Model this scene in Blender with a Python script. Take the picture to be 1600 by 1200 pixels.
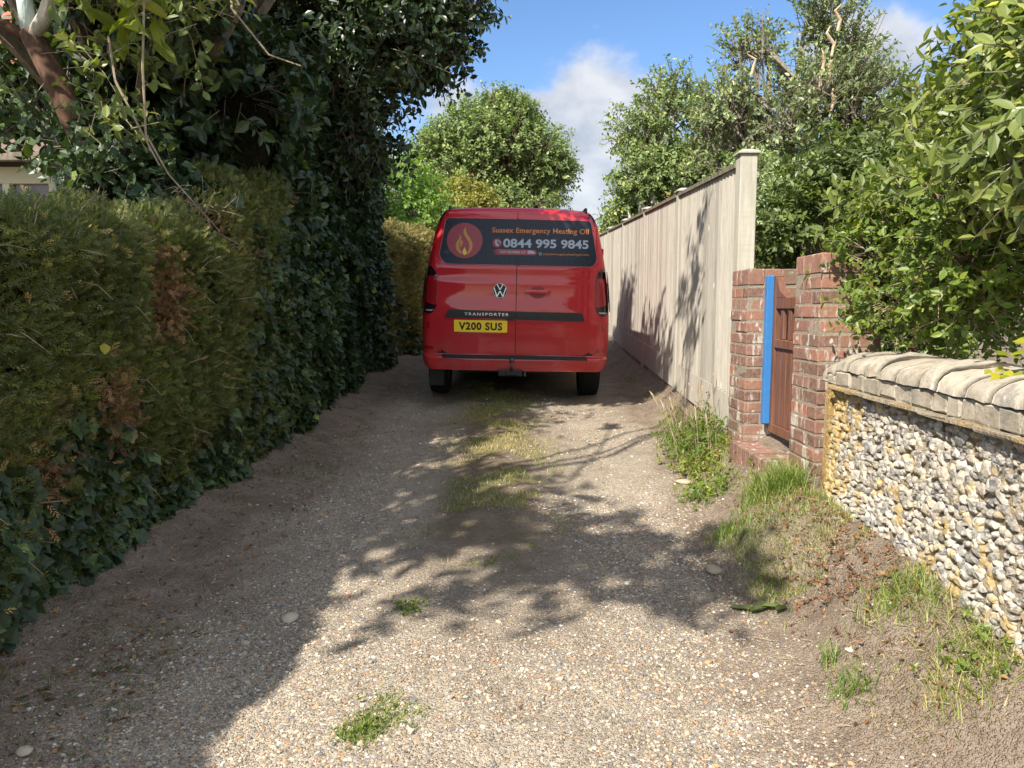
import bpy, bmesh, math, random
import numpy as np
from mathutils import Vector, Matrix

for o in list(bpy.data.objects): bpy.data.objects.remove(o)
S = bpy.context.scene
C = S.collection
R = math.radians

# ------------------------------------------------------------------ camera, sky, sun, exposure
CAM_Z = 1.40
PITCH = math.atan(120/1155)
cam = bpy.data.objects.new('camera', bpy.data.cameras.new('camera')); C.objects.link(cam)
cam.location = (0, 0, CAM_Z); cam.rotation_euler = (math.pi/2 - PITCH, 0, 0)
cam.data.sensor_width = 36; cam.data.lens = 36*1155/1600
cam.data.clip_start = .05; cam.data.clip_end = 3000
S.camera = cam

SUN_EL, SUN_AZ = R(44), R(38)          # light travels towards +x +y (azimuth measured from +y)
ld = Vector((math.sin(SUN_AZ)*math.cos(SUN_EL), math.cos(SUN_AZ)*math.cos(SUN_EL), -math.sin(SUN_EL)))
sun = bpy.data.objects.new('sun', bpy.data.lights.new('sun', 'SUN')); C.objects.link(sun)
sun.rotation_euler = ld.to_track_quat('-Z', 'Y').to_euler(); sun.location = (-20, -20, 30)
sun.data.energy = 3.75; sun.data.angle = R(.55); sun.data.color = (1, .94, .84)

W = bpy.data.worlds.new('World'); S.world = W; W.use_nodes = True
nt = W.node_tree; nt.nodes.clear()
def wn(t, **k):
    n = nt.nodes.new(t)
    for a, b in k.items(): setattr(n, a, b)
    return n
wo = wn('ShaderNodeOutputWorld'); bg = wn('ShaderNodeBackground'); bg.inputs[1].default_value = .15
nt.links.new(bg.outputs[0], wo.inputs[0])
sky = wn('ShaderNodeTexSky', sky_type='NISHITA'); sky.sun_disc = False
sky.sun_elevation = SUN_EL
sky.sun_rotation = math.pi + SUN_AZ     # the sun stands behind and left of the camera
sky.altitude = 20; sky.air_density = 1.0; sky.dust_density = .3; sky.ozone_density = 3.0
tc = wn('ShaderNodeTexCoord')
def wm(op, a, b=None, c=None):
    n = wn('ShaderNodeMath', operation=op)
    for i, v in enumerate((a, b, c)):
        if v is None: continue
        if isinstance(v, (int, float)): n.inputs[i].default_value = v
        else: nt.links.new(v, n.inputs[i])
    return n.outputs[0]
sep = wn('ShaderNodeSeparateXYZ'); nt.links.new(tc.outputs['Generated'], sep.inputs[0])
yy = wm('MAXIMUM', sep.outputs[1], .05)
ax_ = wm('DIVIDE', sep.outputs[0], yy); el_ = wm('DIVIDE', sep.outputs[2], yy)
def blob(cx, cy, sx, sy):
    dx = wm('DIVIDE', wm('SUBTRACT', ax_, cx), sx); dy = wm('DIVIDE', wm('SUBTRACT', el_, cy), sy)
    return wm('SUBTRACT', 1.0, wm('SQRT', wm('ADD', wm('MULTIPLY', dx, dx), wm('MULTIPLY', dy, dy))))
noi = wn('ShaderNodeTexNoise'); noi.inputs['Scale'].default_value = 7.5; noi.inputs['Detail'].default_value = 9; noi.inputs['Roughness'].default_value = .52
mp = wn('ShaderNodeMapping'); mp.inputs['Scale'].default_value = (1, 1, 1.5); mp.inputs['Location'].default_value = (.4, .2, .1)
nt.links.new(tc.outputs['Generated'], mp.inputs[0]); nt.links.new(mp.outputs[0], noi.inputs[0])
b1 = blob(.02, .12, .26, .24); b2 = blob(.47, .33, .10, .07); b3 = blob(-.9, .5, .6, .3); b4 = blob(1.3, .45, .5, .25); b5 = blob(.12, .22, .12, .13)
bb = wm('MAXIMUM', wm('MAXIMUM', b1, wm('MULTIPLY', b2, .8)), wm('MAXIMUM', wm('MAXIMUM', b3, b4), b5))
dens = wm('ADD', wm('MULTIPLY', bb, .55), wm('SUBTRACT', noi.outputs['Fac'], .50))
mr = wn('ShaderNodeMapRange', interpolation_type='SMOOTHSTEP'); nt.links.new(dens, mr.inputs[0])
mr.inputs[1].default_value = .0; mr.inputs[2].default_value = .20
n2 = wn('ShaderNodeTexNoise'); n2.inputs['Scale'].default_value = 13; n2.inputs['Detail'].default_value = 5
nt.links.new(mp.outputs[0], n2.inputs[0])
# unseen broken bright cloud, added overhead and behind the camera for fill light
def wmr(v, a, b):
    n = wn('ShaderNodeMapRange', interpolation_type='SMOOTHSTEP'); nt.links.new(v, n.inputs[0]); n.inputs[1].default_value = a; n.inputs[2].default_value = b; return n.outputs[0]
away = wm('MAXIMUM', wmr(sep.outputs[1], .30, -.15), wmr(sep.outputs[2], .62, .85))
n3 = wn('ShaderNodeTexNoise'); n3.inputs['Scale'].default_value = 2.6; n3.inputs['Detail'].default_value = 8; nt.links.new(tc.outputs['Generated'], n3.inputs[0])
cl3 = wm('MULTIPLY', away, wmr(n3.outputs['Fac'], .42, .56))
cr = wn('ShaderNodeValToRGB'); nt.links.new(n2.outputs['Fac'], cr.inputs[0])
cr.color_ramp.elements[0].position = .36; cr.color_ramp.elements[0].color = (1.45, 1.58, 1.82, 1)
cr.color_ramp.elements[1].position = .60; cr.color_ramp.elements[1].color = (2.4, 2.42, 2.5, 1)
mx = wn('ShaderNodeMix', data_type='RGBA'); nt.links.new(wm('MULTIPLY', mr.outputs[0], .9), mx.inputs[0])
hs = wn('ShaderNodeHueSaturation'); nt.links.new(sky.outputs[0], hs.inputs['Color']); hs.inputs['Saturation'].default_value = 1.12; hs.inputs['Hue'].default_value = .504; hs.inputs['Value'].default_value = .56
nt.links.new(hs.outputs[0], mx.inputs[6]); nt.links.new(cr.outputs[0], mx.inputs[7]); 
mx3 = wn('ShaderNodeMix', data_type='RGBA'); nt.links.new(cl3, mx3.inputs[0]); nt.links.new(mx.outputs[2], mx3.inputs[6]); mx3.inputs[7].default_value = (3.9, 4.1, 4.45, 1)
nt.links.new(mx3.outputs[2], bg.inputs[0])

S.view_settings.view_transform = 'Standard'; S.view_settings.look = 'None'
S.view_settings.gamma = 1; S.view_settings.exposure = 1.3
S.render.engine = 'CYCLES'
S.cycles.max_bounces = 6; S.cycles.diffuse_bounces = 4; S.cycles.glossy_bounces = 3; S.cycles.transmission_bounces = 3

# ------------------------------------------------------------------ helpers
rng = np.random.default_rng(7); random.seed(7)

def _h(i, j, k, s):
    n = (i*374761393 + j*668265263 + k*2147483647 + s*974634777) & 0xffffffff
    n = ((n ^ (n >> 13))*1274126177) & 0xffffffff
    return ((n ^ (n >> 16)) & 0xffff)/65535.0
def vn(p, sc, seed=0):
    """value noise, p (N,3), -1..1"""
    q = np.asarray(p, float)*sc; i = np.floor(q).astype(np.int64); f = q - i; f = f*f*(3 - 2*f)
    r = 0
    for a in (0, 1):
        for b in (0, 1):
            for c in (0, 1):
                w = (f[:, 0] if a else 1 - f[:, 0])*(f[:, 1] if b else 1 - f[:, 1])*(f[:, 2] if c else 1 - f[:, 2])
                r = r + w*_h(i[:, 0] + a, i[:, 1] + b, i[:, 2] + c, seed)
    return r*2 - 1
def fbm(p, sc, seed=0, o=3):
    return sum(vn(p, sc*2**k, seed + k*7)/2**k for k in range(o))
def sstep(a, b, x):
    t = np.clip((x - a)/(b - a), 0, 1); return t*t*(3 - 2*t)
def unit(v):
    return v/np.maximum(np.linalg.norm(v, axis=-1, keepdims=True), 1e-9)

def tag(o, label=None, cat=None, group=None, kind=None):
    if label: o['label'] = label
    if cat: o['category'] = cat
    if group: o['group'] = group
    if kind: o['kind'] = kind
    return o
def empty(name, loc=(0, 0, 0)):
    o = bpy.data.objects.new(name, None); C.objects.link(o); o.location = loc; o.empty_display_size = .2
    return o
def link(name, me, mat=None, parent=None):
    """link a mesh given in world coordinates (parents are only ever translated / rotated roots)"""
    o = bpy.data.objects.new(name, me); C.objects.link(o)
    if mat is not None:
        for m in (mat if isinstance(mat, (list, tuple)) else [mat]): me.materials.append(m)
    if parent is not None: o.parent = parent
    return o
def npmesh(name, V, F, tint=None, smooth=False, mi=None):
    """V (N,3); F list of (M,k) int arrays or a single one"""
    if not isinstance(F, list): F = [F]
    F = [np.asarray(f) for f in F if len(f)]
    me = bpy.data.meshes.new(name)
    me.vertices.add(len(V)); me.vertices.foreach_set('co', np.ascontiguousarray(V, dtype=np.float32).ravel())
    idx = np.concatenate([f.ravel() for f in F]); tot = np.concatenate([np.full(len(f), f.shape[1]) for f in F])
    st = np.concatenate([[0], np.cumsum(tot)[:-1]])
    me.loops.add(len(idx)); me.loops.foreach_set('vertex_index', idx.astype(np.int32))
    me.polygons.add(len(tot)); me.polygons.foreach_set('loop_start', st.astype(np.int32))
    me.polygons.foreach_set('loop_total', tot.astype(np.int32))
    if mi is not None: me.polygons.foreach_set('material_index', np.asarray(mi, dtype=np.int32))
    me.update(calc_edges=True)
    if tint is not None:
        at = me.attributes.new('tint', 'FLOAT', 'POINT'); at.data.foreach_set('value', np.asarray(tint, dtype=np.float32))
    if smooth: me.shade_smooth()
    else: me.shade_flat()
    return me
def frames(axis, nrm):
    """orthonormal frames: x along axis, z near nrm"""
    x = unit(axis); z = unit(nrm - (nrm*x).sum(1, keepdims=True)*x); y = np.cross(z, x)
    return np.stack([x, y, z], 1)      # rows
def scatter(T, TF, P, FR, SC, tint=None):
    """T (v,3) template, TF list of (m,k) faces, P (n,3), FR (n,3,3), SC (n,) or (n,3)"""
    n = len(P); SC = np.asarray(SC, float)
    if SC.ndim == 1: SC = SC[:, None]*np.ones(3)
    L = T[None]*SC[:, None, :]
    V = np.einsum('nvi,nij->nvj', L, FR) + P[:, None, :]
    v = len(T); off = (np.arange(n)*v)
    Fs = [(np.asarray(f)[None] + off[:, None, None]).reshape(-1, np.asarray(f).shape[1]) for f in TF]
    tt = None if tint is None else np.repeat(tint, v)
    return V.reshape(-1, 3), Fs, tt
LEAF = (np.array([(0, 0, 0), (.32, .27, .05), (.70, .22, .02), (1, 0, -.10), (.70, -.22, .02), (.32, -.27, .05), (.5, 0, -.03)], float),
        [np.array([(0, 6, 2, 1), (6, 3, 2, 2), (0, 5, 4, 6), (6, 4, 3, 3)])])
LEAF = (np.array([(0, 0, 0), (.32, .27, .05), (.70, .22, .02), (1, 0, -.10), (.70, -.22, .02), (.32, -.27, .05)], float),
        [np.array([(0, 3, 2, 1), (0, 5, 4, 3)])])
RHOMB = (np.array([(0, 0, 0), (.45, .30, .04), (1, 0, -.05), (.45, -.30, .04)], float), [np.array([(0, 1, 2, 3)])])
IVY = (np.array([(.25, 0, -.02), (0, .12, 0), (-.02, .36, .03), (.20, .38, .02), (.42, .50, -.02), (.62, .30, .02), (1, 0, -.08), (.62, -.30, 0.02), (.42, -.50, -.02), (.20, -.38, .02), (-.02, -.36, .03), (0, -.12, 0)], float),
       [np.array([(0, 2, 1), (0, 3, 2), (0, 5, 4), (0, 4, 3), (0, 6, 5), (0, 7, 6), (0, 8, 7), (0, 9, 8), (0, 10, 9), (0, 11, 10)])])
def _sprig():
    V, F = [], []
    rr = random.Random(3)
    for k in range(9):
        t = .08 + .1*k; s = 1 if k % 2 else -1
        a = s*rr.uniform(.5, 1.0) if k < 8 else 0
        z = rr.uniform(-.25, .3)
        d = np.array([math.cos(a), math.sin(a), z]); d /= np.linalg.norm(d)
        n = np.array([-d[1], d[0], 0]); l = rr.uniform(.26, .40); b = len(V)
        p = np.array([t, 0, 0])
        V += [p, p + d*l*.45 + n*.05, p + d*l, p + d*l*.45 - n*.05]; F.append((b, b + 1, b + 2, b + 3))
    return np.array(V), [np.array(F)]
SPRIG = _sprig()
BLADE = (np.array([(0, .035, 0), (0, -.035, 0), (.5, .028, .06), (.5, -.028, .06), (.85, .015, .0), (.85, -.015, .0), (1, 0, -.08)], float),
         [np.array([(0, 1, 3, 2), (2, 3, 5, 4)]), np.array([(4, 5, 6)])])

class MB:
    def __init__(s): s.V = []; s.F = {}; s.n = 0; s.T = []
    def add(s, V, Fs, t=0.5):
        V = np.asarray(V, float)
        for f in (Fs if isinstance(Fs, list) else [Fs]):
            f = np.asarray(f)
            if len(f): s.F.setdefault(f.shape[1], []).append(f + s.n)
        s.V.append(V); s.n += len(V); s.T.append(np.full(len(V), t) if np.isscalar(t) else t)
    def mesh(s, name, smooth=False):
        return npmesh(name, np.concatenate(s.V), [np.concatenate(v) for v in s.F.values()], np.concatenate(s.T), smooth)
    def build(s, name, mat, parent=None, smooth=False):
        return link(name, s.mesh(name, smooth), mat, parent)
    def tube(s, pts, rad, sides=6, t=.5, cap=True):
        pts = np.asarray(pts, float); n = len(pts)
        rad = np.full(n, rad) if np.isscalar(rad) else np.asarray(rad, float)
        tan = unit(np.gradient(pts, axis=0)); up = np.array([0, 0, 1.]) if abs(tan[0][2]) < .9 else np.array([1., 0, 0])
        V = []
        for k in range(n):
            a = unit(np.cross(tan[k], up)); b = np.cross(tan[k], a)
            th = np.arange(sides)/sides*2*math.pi
            V.append(pts[k] + rad[k]*(np.cos(th)[:, None]*a + np.sin(th)[:, None]*b))
        F = []
        for k in range(n - 1):
            for j in range(sides):
                j2 = (j + 1) % sides
                F.append((k*sides + j, k*sides + j2, (k + 1)*sides + j2, (k + 1)*sides + j))
        Fs = [np.array(F)]
        if cap: Fs.append(np.array([list(range(sides))[::-1], list(range((n - 1)*sides, n*sides))]))
        s.add(np.concatenate(V), Fs, t)
    def box(s, lo, hi, t=.5, bev=0, jit=0, M=None):
        lo = np.array(lo, float); hi = np.array(hi, float)
        if bev <= 0:
            V = np.array([[(lo, hi)[(i >> a) & 1][a] for a in range(3)] for i in range(8)])
            F = [np.array([(0, 2, 3, 1), (4, 5, 7, 6), (0, 1, 5, 4), (2, 6, 7, 3), (0, 4, 6, 2), (1, 3, 7, 5)])]
        else:
            V = []; 
            for i in range(8):
                c = np.array([(lo, hi)[(i >> a) & 1][a] for a in range(3)]); sg = np.array([(1, -1)[(i >> a) & 1] for a in range(3)])
                for a in range(3):
                    d = sg*bev; d[a] = 0; V.append(c + d)
            V = np.array(V)
            def fx(a, side, ax):   # the four corners of face normal to axis a
                return None
            Q = []
            for a in range(3):
                b, c = (a + 1) % 3, (a + 2) % 3
                for sd in (0, 1):
                    cs = [(0, 0), (1, 0), (1, 1), (0, 1)]
                    ids = [((sd << a) | (p << b) | (q << c))*3 + a for p, q in cs]
                    if not sd: ids = ids[::-1]
                    Q.append(ids)
                for p in (0, 1):
                    for q in (0, 1):     # edge along a at (b=p,c=q): chamfer between face b and face c
                        i0 = (p << b) | (q << c); i1 = i0 | (1 << a)
                        ids = [i0*3 + b, i1*3 + b, i1*3 + c, i0*3 + c]
                        if (p ^ q): ids = ids[::-1]
                        Q.append(ids)
            Tt = []
            for i in range(8):
                ids = [i*3, i*3 + 1, i*3 + 2]
                if bin(i).count('1') % 2 == 0: ids = ids[::-1]
                Tt.append(ids)
            F = [np.array(Q), np.array(Tt)]
        if jit: V = V + rng.normal(0, jit, V.shape)
        if M is not None: V = V@np.array(M)[:3, :3].T + np.array(M)[:3, 3]
        s.add(V, F, t)

# ------------------------------------------------------------------ materials
class NM:
    def __init__(s, name):
        s.m = bpy.data.materials.new(name); s.m.use_nodes = True; s.t = s.m.node_tree; s.t.nodes.clear()
        s.out = s.n('ShaderNodeOutputMaterial'); s.b = s.n('ShaderNodeBsdfPrincipled'); s.l(s.b.outputs[0], s.out.inputs[0])
    def n(s, t, **k):
        x = s.t.nodes.new(t)
        for a, b in k.items(): setattr(x, a, b)
        return x
    def l(s, a, b): s.t.links.new(a, b)
    def put(s, sock, v):
        if v is None: return
        if hasattr(v, 'links'): s.l(v, sock)
        elif isinstance(v, (tuple, list)) and len(v) == 3 and sock.type == 'RGBA': sock.default_value = (*v, 1)
        else: sock.default_value = v
    def co(s, k='Object'): return s.n('ShaderNodeTexCoord').outputs[k]
    def noise(s, sc, det=4, rough=.55, vec=None, dist=0):
        x = s.n('ShaderNodeTexNoise'); x.inputs['Scale'].default_value = sc; x.inputs['Detail'].default_value = det
        x.inputs['Roughness'].default_value = rough; x.inputs['Distortion'].default_value = dist
        s.l(vec if vec is not None else s.co(), x.inputs[0]); return x.outputs['Fac']
    def vor(s, sc, feat='F1', vec=None, rand=1):
        x = s.n('ShaderNodeTexVoronoi', feature=feat); x.inputs['Scale'].default_value = sc; x.inputs['Randomness'].default_value = rand
        s.l(vec if vec is not None else s.co(), x.inputs[0]); return x
    def ramp(s, f, stops, interp='LINEAR'):
        x = s.n('ShaderNodeValToRGB'); s.put(x.inputs[0], f); r = x.color_ramp; r.interpolation = interp
        while len(r.elements) < len(stops): r.elements.new(.5)
        for e, (p, c) in zip(r.elements, stops): e.position = p; e.color = (*c, 1) if len(c) == 3 else c
        return x.outputs[0]
    def mix(s, f, a, b, bt='MIX'):
        x = s.n('ShaderNodeMix', data_type='RGBA', blend_type=bt); s.put(x.inputs[0], f); s.put(x.inputs[6], a); s.put(x.inputs[7], b)
        return x.outputs[2]
    def math(s, op, a, b=None, c=None):
        x = s.n('ShaderNodeMath', operation=op)
        for i, v in enumerate((a, b, c)): s.put(x.inputs[i], v)
        return x.outputs[0]
    def mr(s, v, a, b, c=0, d=1):
        x = s.n('ShaderNodeMapRange'); s.put(x.inputs[0], v)
        for i, q in enumerate((a, b, c, d)): x.inputs[i + 1].default_value = q
        return x.outputs[0]
    def attr(s, nm='tint'): 
        x = s.n('ShaderNodeAttribute'); x.attribute_name = nm; return x.outputs['Fac']
    def scale(s, v, vec=None):
        x = s.n('ShaderNodeMapping'); x.inputs['Scale'].default_value = v; s.l(vec if vec is not None else s.co(), x.inputs[0]); return x.outputs[0]
    def bump(s, h, dist=.01, st=1.0, nrm=None):
        x = s.n('ShaderNodeBump'); x.inputs['Strength'].default_value = st; x.inputs['Distance'].default_value = dist
        s.put(x.inputs['Height'], h)
        if nrm is not None: s.l(nrm, x.inputs['Normal'])
        return x.outputs[0]
    def fin(s, col=None, rough=.8, spec=None, nrm=None, metal=None, coat=None):
        s.put(s.b.inputs['Base Color'], col); s.put(s.b.inputs['Roughness'], rough)
        if spec is not None: s.put(s.b.inputs['Specular IOR Level'], spec)
        if nrm is not None: s.l(nrm, s.b.inputs['Normal'])
        if metal is not None: s.b.inputs['Metallic'].default_value = metal
        if coat is not None: s.b.inputs['Coat Weight'].default_value = coat; s.b.inputs['Coat Roughness'].default_value = .04
        return s.m
GAIN = {'yew leaf': 2.6, 'ivy leaf': 1.9, 'laurel leaf': 1.6, 'shrub leaf': 1.45, 'small shrub leaf': 1.3, 'blue green leaf': 2.2, 'olive leaf': 2.3, 'light green leaf': 1.4, 'golden leaf': 1.4, 'dead leaf': 1.1, 'pink petal': 1.0, 'yellow green leaf': 1.1, 'dry hedge leaf': 1.9}
def leaf_mat(name, stops, rough=.45, trans=.3, patch=None, spec=.5, tcol=(1.3, 1.5, .5)):
    m = NM(name); g_ = GAIN.get(name, 1.3); c = m.ramp(m.attr(), [(p_, tuple(v_*g_ for v_ in c_)) for p_, c_ in stops])
    if patch:
        for (sc, lo, hi, pc) in patch:
            f = m.mr(m.noise(sc, 3), lo, hi); c = m.mix(f, c, pc)
    m.fin(c, rough, spec)
    tr = m.n('ShaderNodeBsdfTranslucent'); m.l(m.mix(1.0, c, tcol, 'MULTIPLY'), tr.inputs[0])
    ms = m.n('ShaderNodeMixShader'); ms.inputs[0].default_value = trans
    m.l(m.b.outputs[0], ms.inputs[1]); m.l(tr.outputs[0], ms.inputs[2]); m.l(ms.outputs[0], m.out.inputs[0])
    return m.m
def plain(name, col, rough=.5, metal=0, spec=None, coat=None, var=0.06, sc=30):
    m = NM(name); n = m.noise(sc, 4)
    c = m.mix(n, tuple(max(0, x*(1 - var*2)) for x in col), tuple(x*(1 + var*2) for x in col))
    return m.fin(c, m.mr(n, 0, 1, rough*.85, min(1, rough*1.15)), spec, None, metal, coat)

M = {}
M['yew'] = leaf_mat('yew leaf', [(0, (.018, .024, .007)), (.5, (.050, .060, .014)), (.85, (.11, .11, .022)), (1, (.24, .17, .07))], .55, .2,
                    [(2.3, .58, .74, (.17, .11, .045)), (1.1, .50, .66, (.12, .14, .03))])
M['clip'] = leaf_mat('dry hedge leaf', [(0, (.05, .045, .015)), (.4, (.11, .10, .03)), (.75, (.17, .13, .05)), (1, (.30, .20, .09))], .6, .25)
M['ivy'] = leaf_mat('ivy leaf', [(0, (.010, .019, .008)), (.55, (.024, .040, .015)), (.9, (.05, .080, .022)), (1, (.12, .14, .03))], .42, .12, spec=.4)
M['laurel'] = leaf_mat('laurel leaf', [(0, (.010, .020, .008)), (.55, (.024, .042, .013)), (.9, (.055, .085, .018)), (1, (.15, .16, .02))], .36, .2, spec=.5)
M['bright'] = leaf_mat('shrub leaf', [(0, (.044, .062, .018)), (.45, (.105, .135, .034)), (.8, (.19, .215, .05)), (1, (.34, .30, .06))], .42, .33)
M['small'] = leaf_mat('small shrub leaf', [(0, (.05, .09, .014)), (.5, (.11, .16, .022)), (.85, (.20, .22, .035)), (1, (.26, .15, .06))], .45, .33)
M['blueg'] = leaf_mat('blue green leaf', [(0, (.040, .052, .026)), (.5, (.092, .115, .050)), (.9, (.17, .19, .08)), (1, (.30, .26, .11))], .42, .3)
M['olive'] = leaf_mat('olive leaf', [(0, (.035, .055, .018)), (.5, (.085, .115, .035)), (.85, (.17, .18, .06)), (1, (.28, .23, .10))], .5, .3)
M['light'] = leaf_mat('light green leaf', [(0, (.05, .10, .02)), (.5, (.12, .20, .035)), (1, (.24, .30, .06))], .5, .38)
M['gold'] = leaf_mat('golden leaf', [(0, (.10, .11, .02)), (.5, (.22, .20, .045)), (1, (.38, .30, .09))], .5, .35)
M['pale'] = leaf_mat('variegated leaf', [(0, (.07, .11, .035)), (.5, (.19, .24, .10)), (1, (.42, .45, .26))], .5, .3)
M['rust'] = leaf_mat('rusty shrub leaf', [(0, (.08, .07, .025)), (.5, (.17, .11, .04)), (1, (.32, .17, .08))], .55, .3)
M['yellow'] = leaf_mat('yellow green leaf', [(0, (.10, .15, .015)), (.5, (.24, .26, .025)), (1, (.46, .38, .03))], .4, .4)
M['grass'] = leaf_mat('grass blade', [(0, (.05, .09, .018)), (.45, (.12, .18, .03)), (.75, (.22, .24, .06)), (1, (.42, .34, .17))], .5, .35)
M['litter'] = leaf_mat('dead leaf', [(0, (.07, .035, .015)), (.5, (.20, .09, .035)), (1, (.40, .24, .11))], .7, .15)
M['petal'] = leaf_mat('pink petal', [(0, (.55, .22, .45)), (1, (.75, .42, .66))], .5, .3, tcol=(1, .8, 1))
def bark(name, a, b, sc=14, bd=.02):
    m = NM(name); v = m.scale((1, 1, .3)); n = m.noise(sc, 6, .65, v)
    return m.fin(m.ramp(n, [(.3, a), (.7, b)]), .9, .2, m.bump(n, bd))
M['bark'] = bark('brown bark', (.05, .028, .018), (.17, .095, .06))
M['palebark'] = bark('pale bark', (.24, .21, .16), (.62, .58, .50))
M['greybark'] = bark('grey twig bark', (.09, .075, .055), (.28, .24, .18))
M['bluebark'] = bark('pale lichened bark', (.22, .30, .28), (.60, .70, .66))
M['twig'] = bark('dry twig', (.16, .12, .075), (.46, .37, .26), 40, .003)
M['cut'] = bark('cut wood', (.40, .28, .17), (.66, .50, .34), 8)
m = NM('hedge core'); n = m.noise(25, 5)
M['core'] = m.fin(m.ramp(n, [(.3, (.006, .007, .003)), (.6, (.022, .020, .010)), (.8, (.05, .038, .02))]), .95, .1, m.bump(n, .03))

# ground
def fe(y): return np.interp(y, [0, 2.2, 3.5, 5, 6, 8, 12, 16, 60], [.86, .92, 1.02, 1.22, 1.32, 1.38, 1.38, 1.4, 1.5])
def fenceX(y): return 1.60 + .02*(y - 5.3)
def hedgeX(y): return np.interp(y, [0, 2.7, 4, 7, 11, 14, 18], [-1.88, -1.92, -1.88, -2.0, -1.95, -1.85, -1.5])
def gh(x, y, fine=True):
    x = np.asarray(x, float); y = np.asarray(y, float)
    p = np.stack([x, y, 0*x], -1).reshape(-1, 3)
    wob = (vn(p, 1.7, 3)*.10).reshape(x.shape)
    e = fe(y) + wob
    z = .047*np.clip(y, -30, 60) + .33*sstep(0, .52, x - e)
    z = z - .035*np.exp(-((x - .72 - .05*wob)/.28)**2) - .03*np.exp(-((x + .85)/.3)**2)
    z = z + .035*np.exp(-((x + .10)/.26)**2)*sstep(3.0, 4.2, y)
    z = z + .16*sstep(-1.3, -2.1, x)
    z = z + (fbm(p, 2.3, 11, 3)*.016).reshape(x.shape)
    if fine: z = z + (vn(p, 17, 5)*.006 + vn(p, 41, 9)*.003).reshape(x.shape)
    return z
def ghs(x, y): return float(gh(np.array([x]), np.array([y]), False)[0])

def grid_axis(lo, a, b, hi, st):
    g = [a + k*st for k in range(int((b - a)/st) + 1)]
    s = st; x = g[-1]
    while x < hi: s *= 1.22; x += s; g.append(x)
    s = st; x = g[0]
    while x > lo: s *= 1.22; x -= s; g.insert(0, x)
    return np.array(g)
gx = grid_axis(-900, -2.2, 2.0, 900, .022); gy = grid_axis(-60, 1.6, 9.5, 1500, .028)
GX, GY = np.meshgrid(gx, gy)
GZ = gh(GX, GY)
GP = np.stack([GX, GY, GZ], -1).reshape(-1, 3)
nx, ny = len(gx), len(gy)
ii = (np.arange(ny - 1)[:, None]*nx + np.arange(nx - 1)[None]).ravel()
me = npmesh('ground', GP, np.stack([ii, ii + 1, ii + nx + 1, ii + nx], 1), smooth=True)
P0 = GP*[1, 1, 0]
er = fe(GP[:, 1]) + vn(P0, 1.7, 3)*.10
n1 = fbm(P0, 2.2, 21, 4); n2_ = fbm(P0, 7, 31, 3)
trk_ = np.maximum(np.exp(-((P0[:, 0] - .68)/.38)**2), np.exp(-((P0[:, 0] + .88)/.36)**2))
grav = (1 - sstep(-.12, .05, GP[:, 0] - er + n2_*.10 + .08))*sstep(-1.52, -1.22, GP[:, 0] + n2_*.13)*np.clip(.45 + .6*trk_ + n1*.25 + .3*sstep(3.2, 2.2, P0[:, 1]), 0, 1)
hump = np.exp(-((GP[:, 0] + .12)/.30)**4)*sstep(3.1, 4.0, GP[:, 1] + n1*.3)
grassy = np.clip(hump*(1.0 + .5*n1), 0, 1)
for nm, a in (('grav', grav*(1 - .8*np.clip(hump*1.0, 0, 1))), ('grassy', grassy)):
    at = me.attributes.new(nm, 'FLOAT', 'POINT'); at.data.foreach_set('value', a.astype(np.float32))
m = NM('lane ground')
co = m.co()
v1 = m.vor(95, 'F1', co); v2 = m.vor(190, 'F1', co)
stone_stops = [(0, (.20, .15, .10)), (.18, (.36, .28, .19)), (.35, (.25, .20, .15)), (.5, (.50, .43, .32)), (.62, (.14, .125, .115)), (.75, (.42, .27, .14)), (.88, (.62, .57, .48)), (1, (.30, .24, .18))]
def vcol(v):
    x = m.n('ShaderNodeSeparateColor'); m.l(v.outputs['Color'], x.inputs[0]); return x.outputs[0]
c1 = m.ramp(vcol(v1), stone_stops, 'CONSTANT'); c2 = m.ramp(vcol(v2), stone_stops, 'CONSTANT')
dust = m.ramp(m.noise(3, 8, .7), [(.3, (.30, .25, .19)), (.7, (.50, .43, .335))])
f1 = m.mr(v1.outputs['Distance'], .34, .50, 1, 0); f2 = m.mr(v2.outputs['Distance'], .3, .5, 1, 0)
gate1 = m.mr(m.noise(9, 4, .7), .38, .56)
gr = m.mix(m.math('MULTIPLY', f2, .6), dust, c2); gr = m.mix(m.math('MULTIPLY', f1, m.math('MULTIPLY', gate1, .85)), gr, c1)
soil = m.ramp(m.noise(6, 9, .75), [(.25, (.14, .105, .076)), (.5, (.26, .20, .148)), (.75, (.36, .29, .22))])
soil = m.mix(m.mr(m.noise(55, 3, .6), .58, .7), soil, (.33, .27, .2))
c = m.mix(m.attr('grav'), soil, gr)
c = m.mix(m.math('MULTIPLY', m.attr('grassy'), .6), c, m.ramp(m.noise(20, 5, .7), [(.3, (.09, .075, .04)), (.7, (.22, .17, .09))]))
hgt = m.math('ADD', m.math('MULTIPLY', f1, .6), m.math('ADD', m.math('MULTIPLY', f2, .3), m.noise(40, 6, .7)))
ground = link('ground', me, m.fin(c, .95, .15, m.bump(hgt, .010, 1.0)))
tag(ground, kind='structure')

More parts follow.
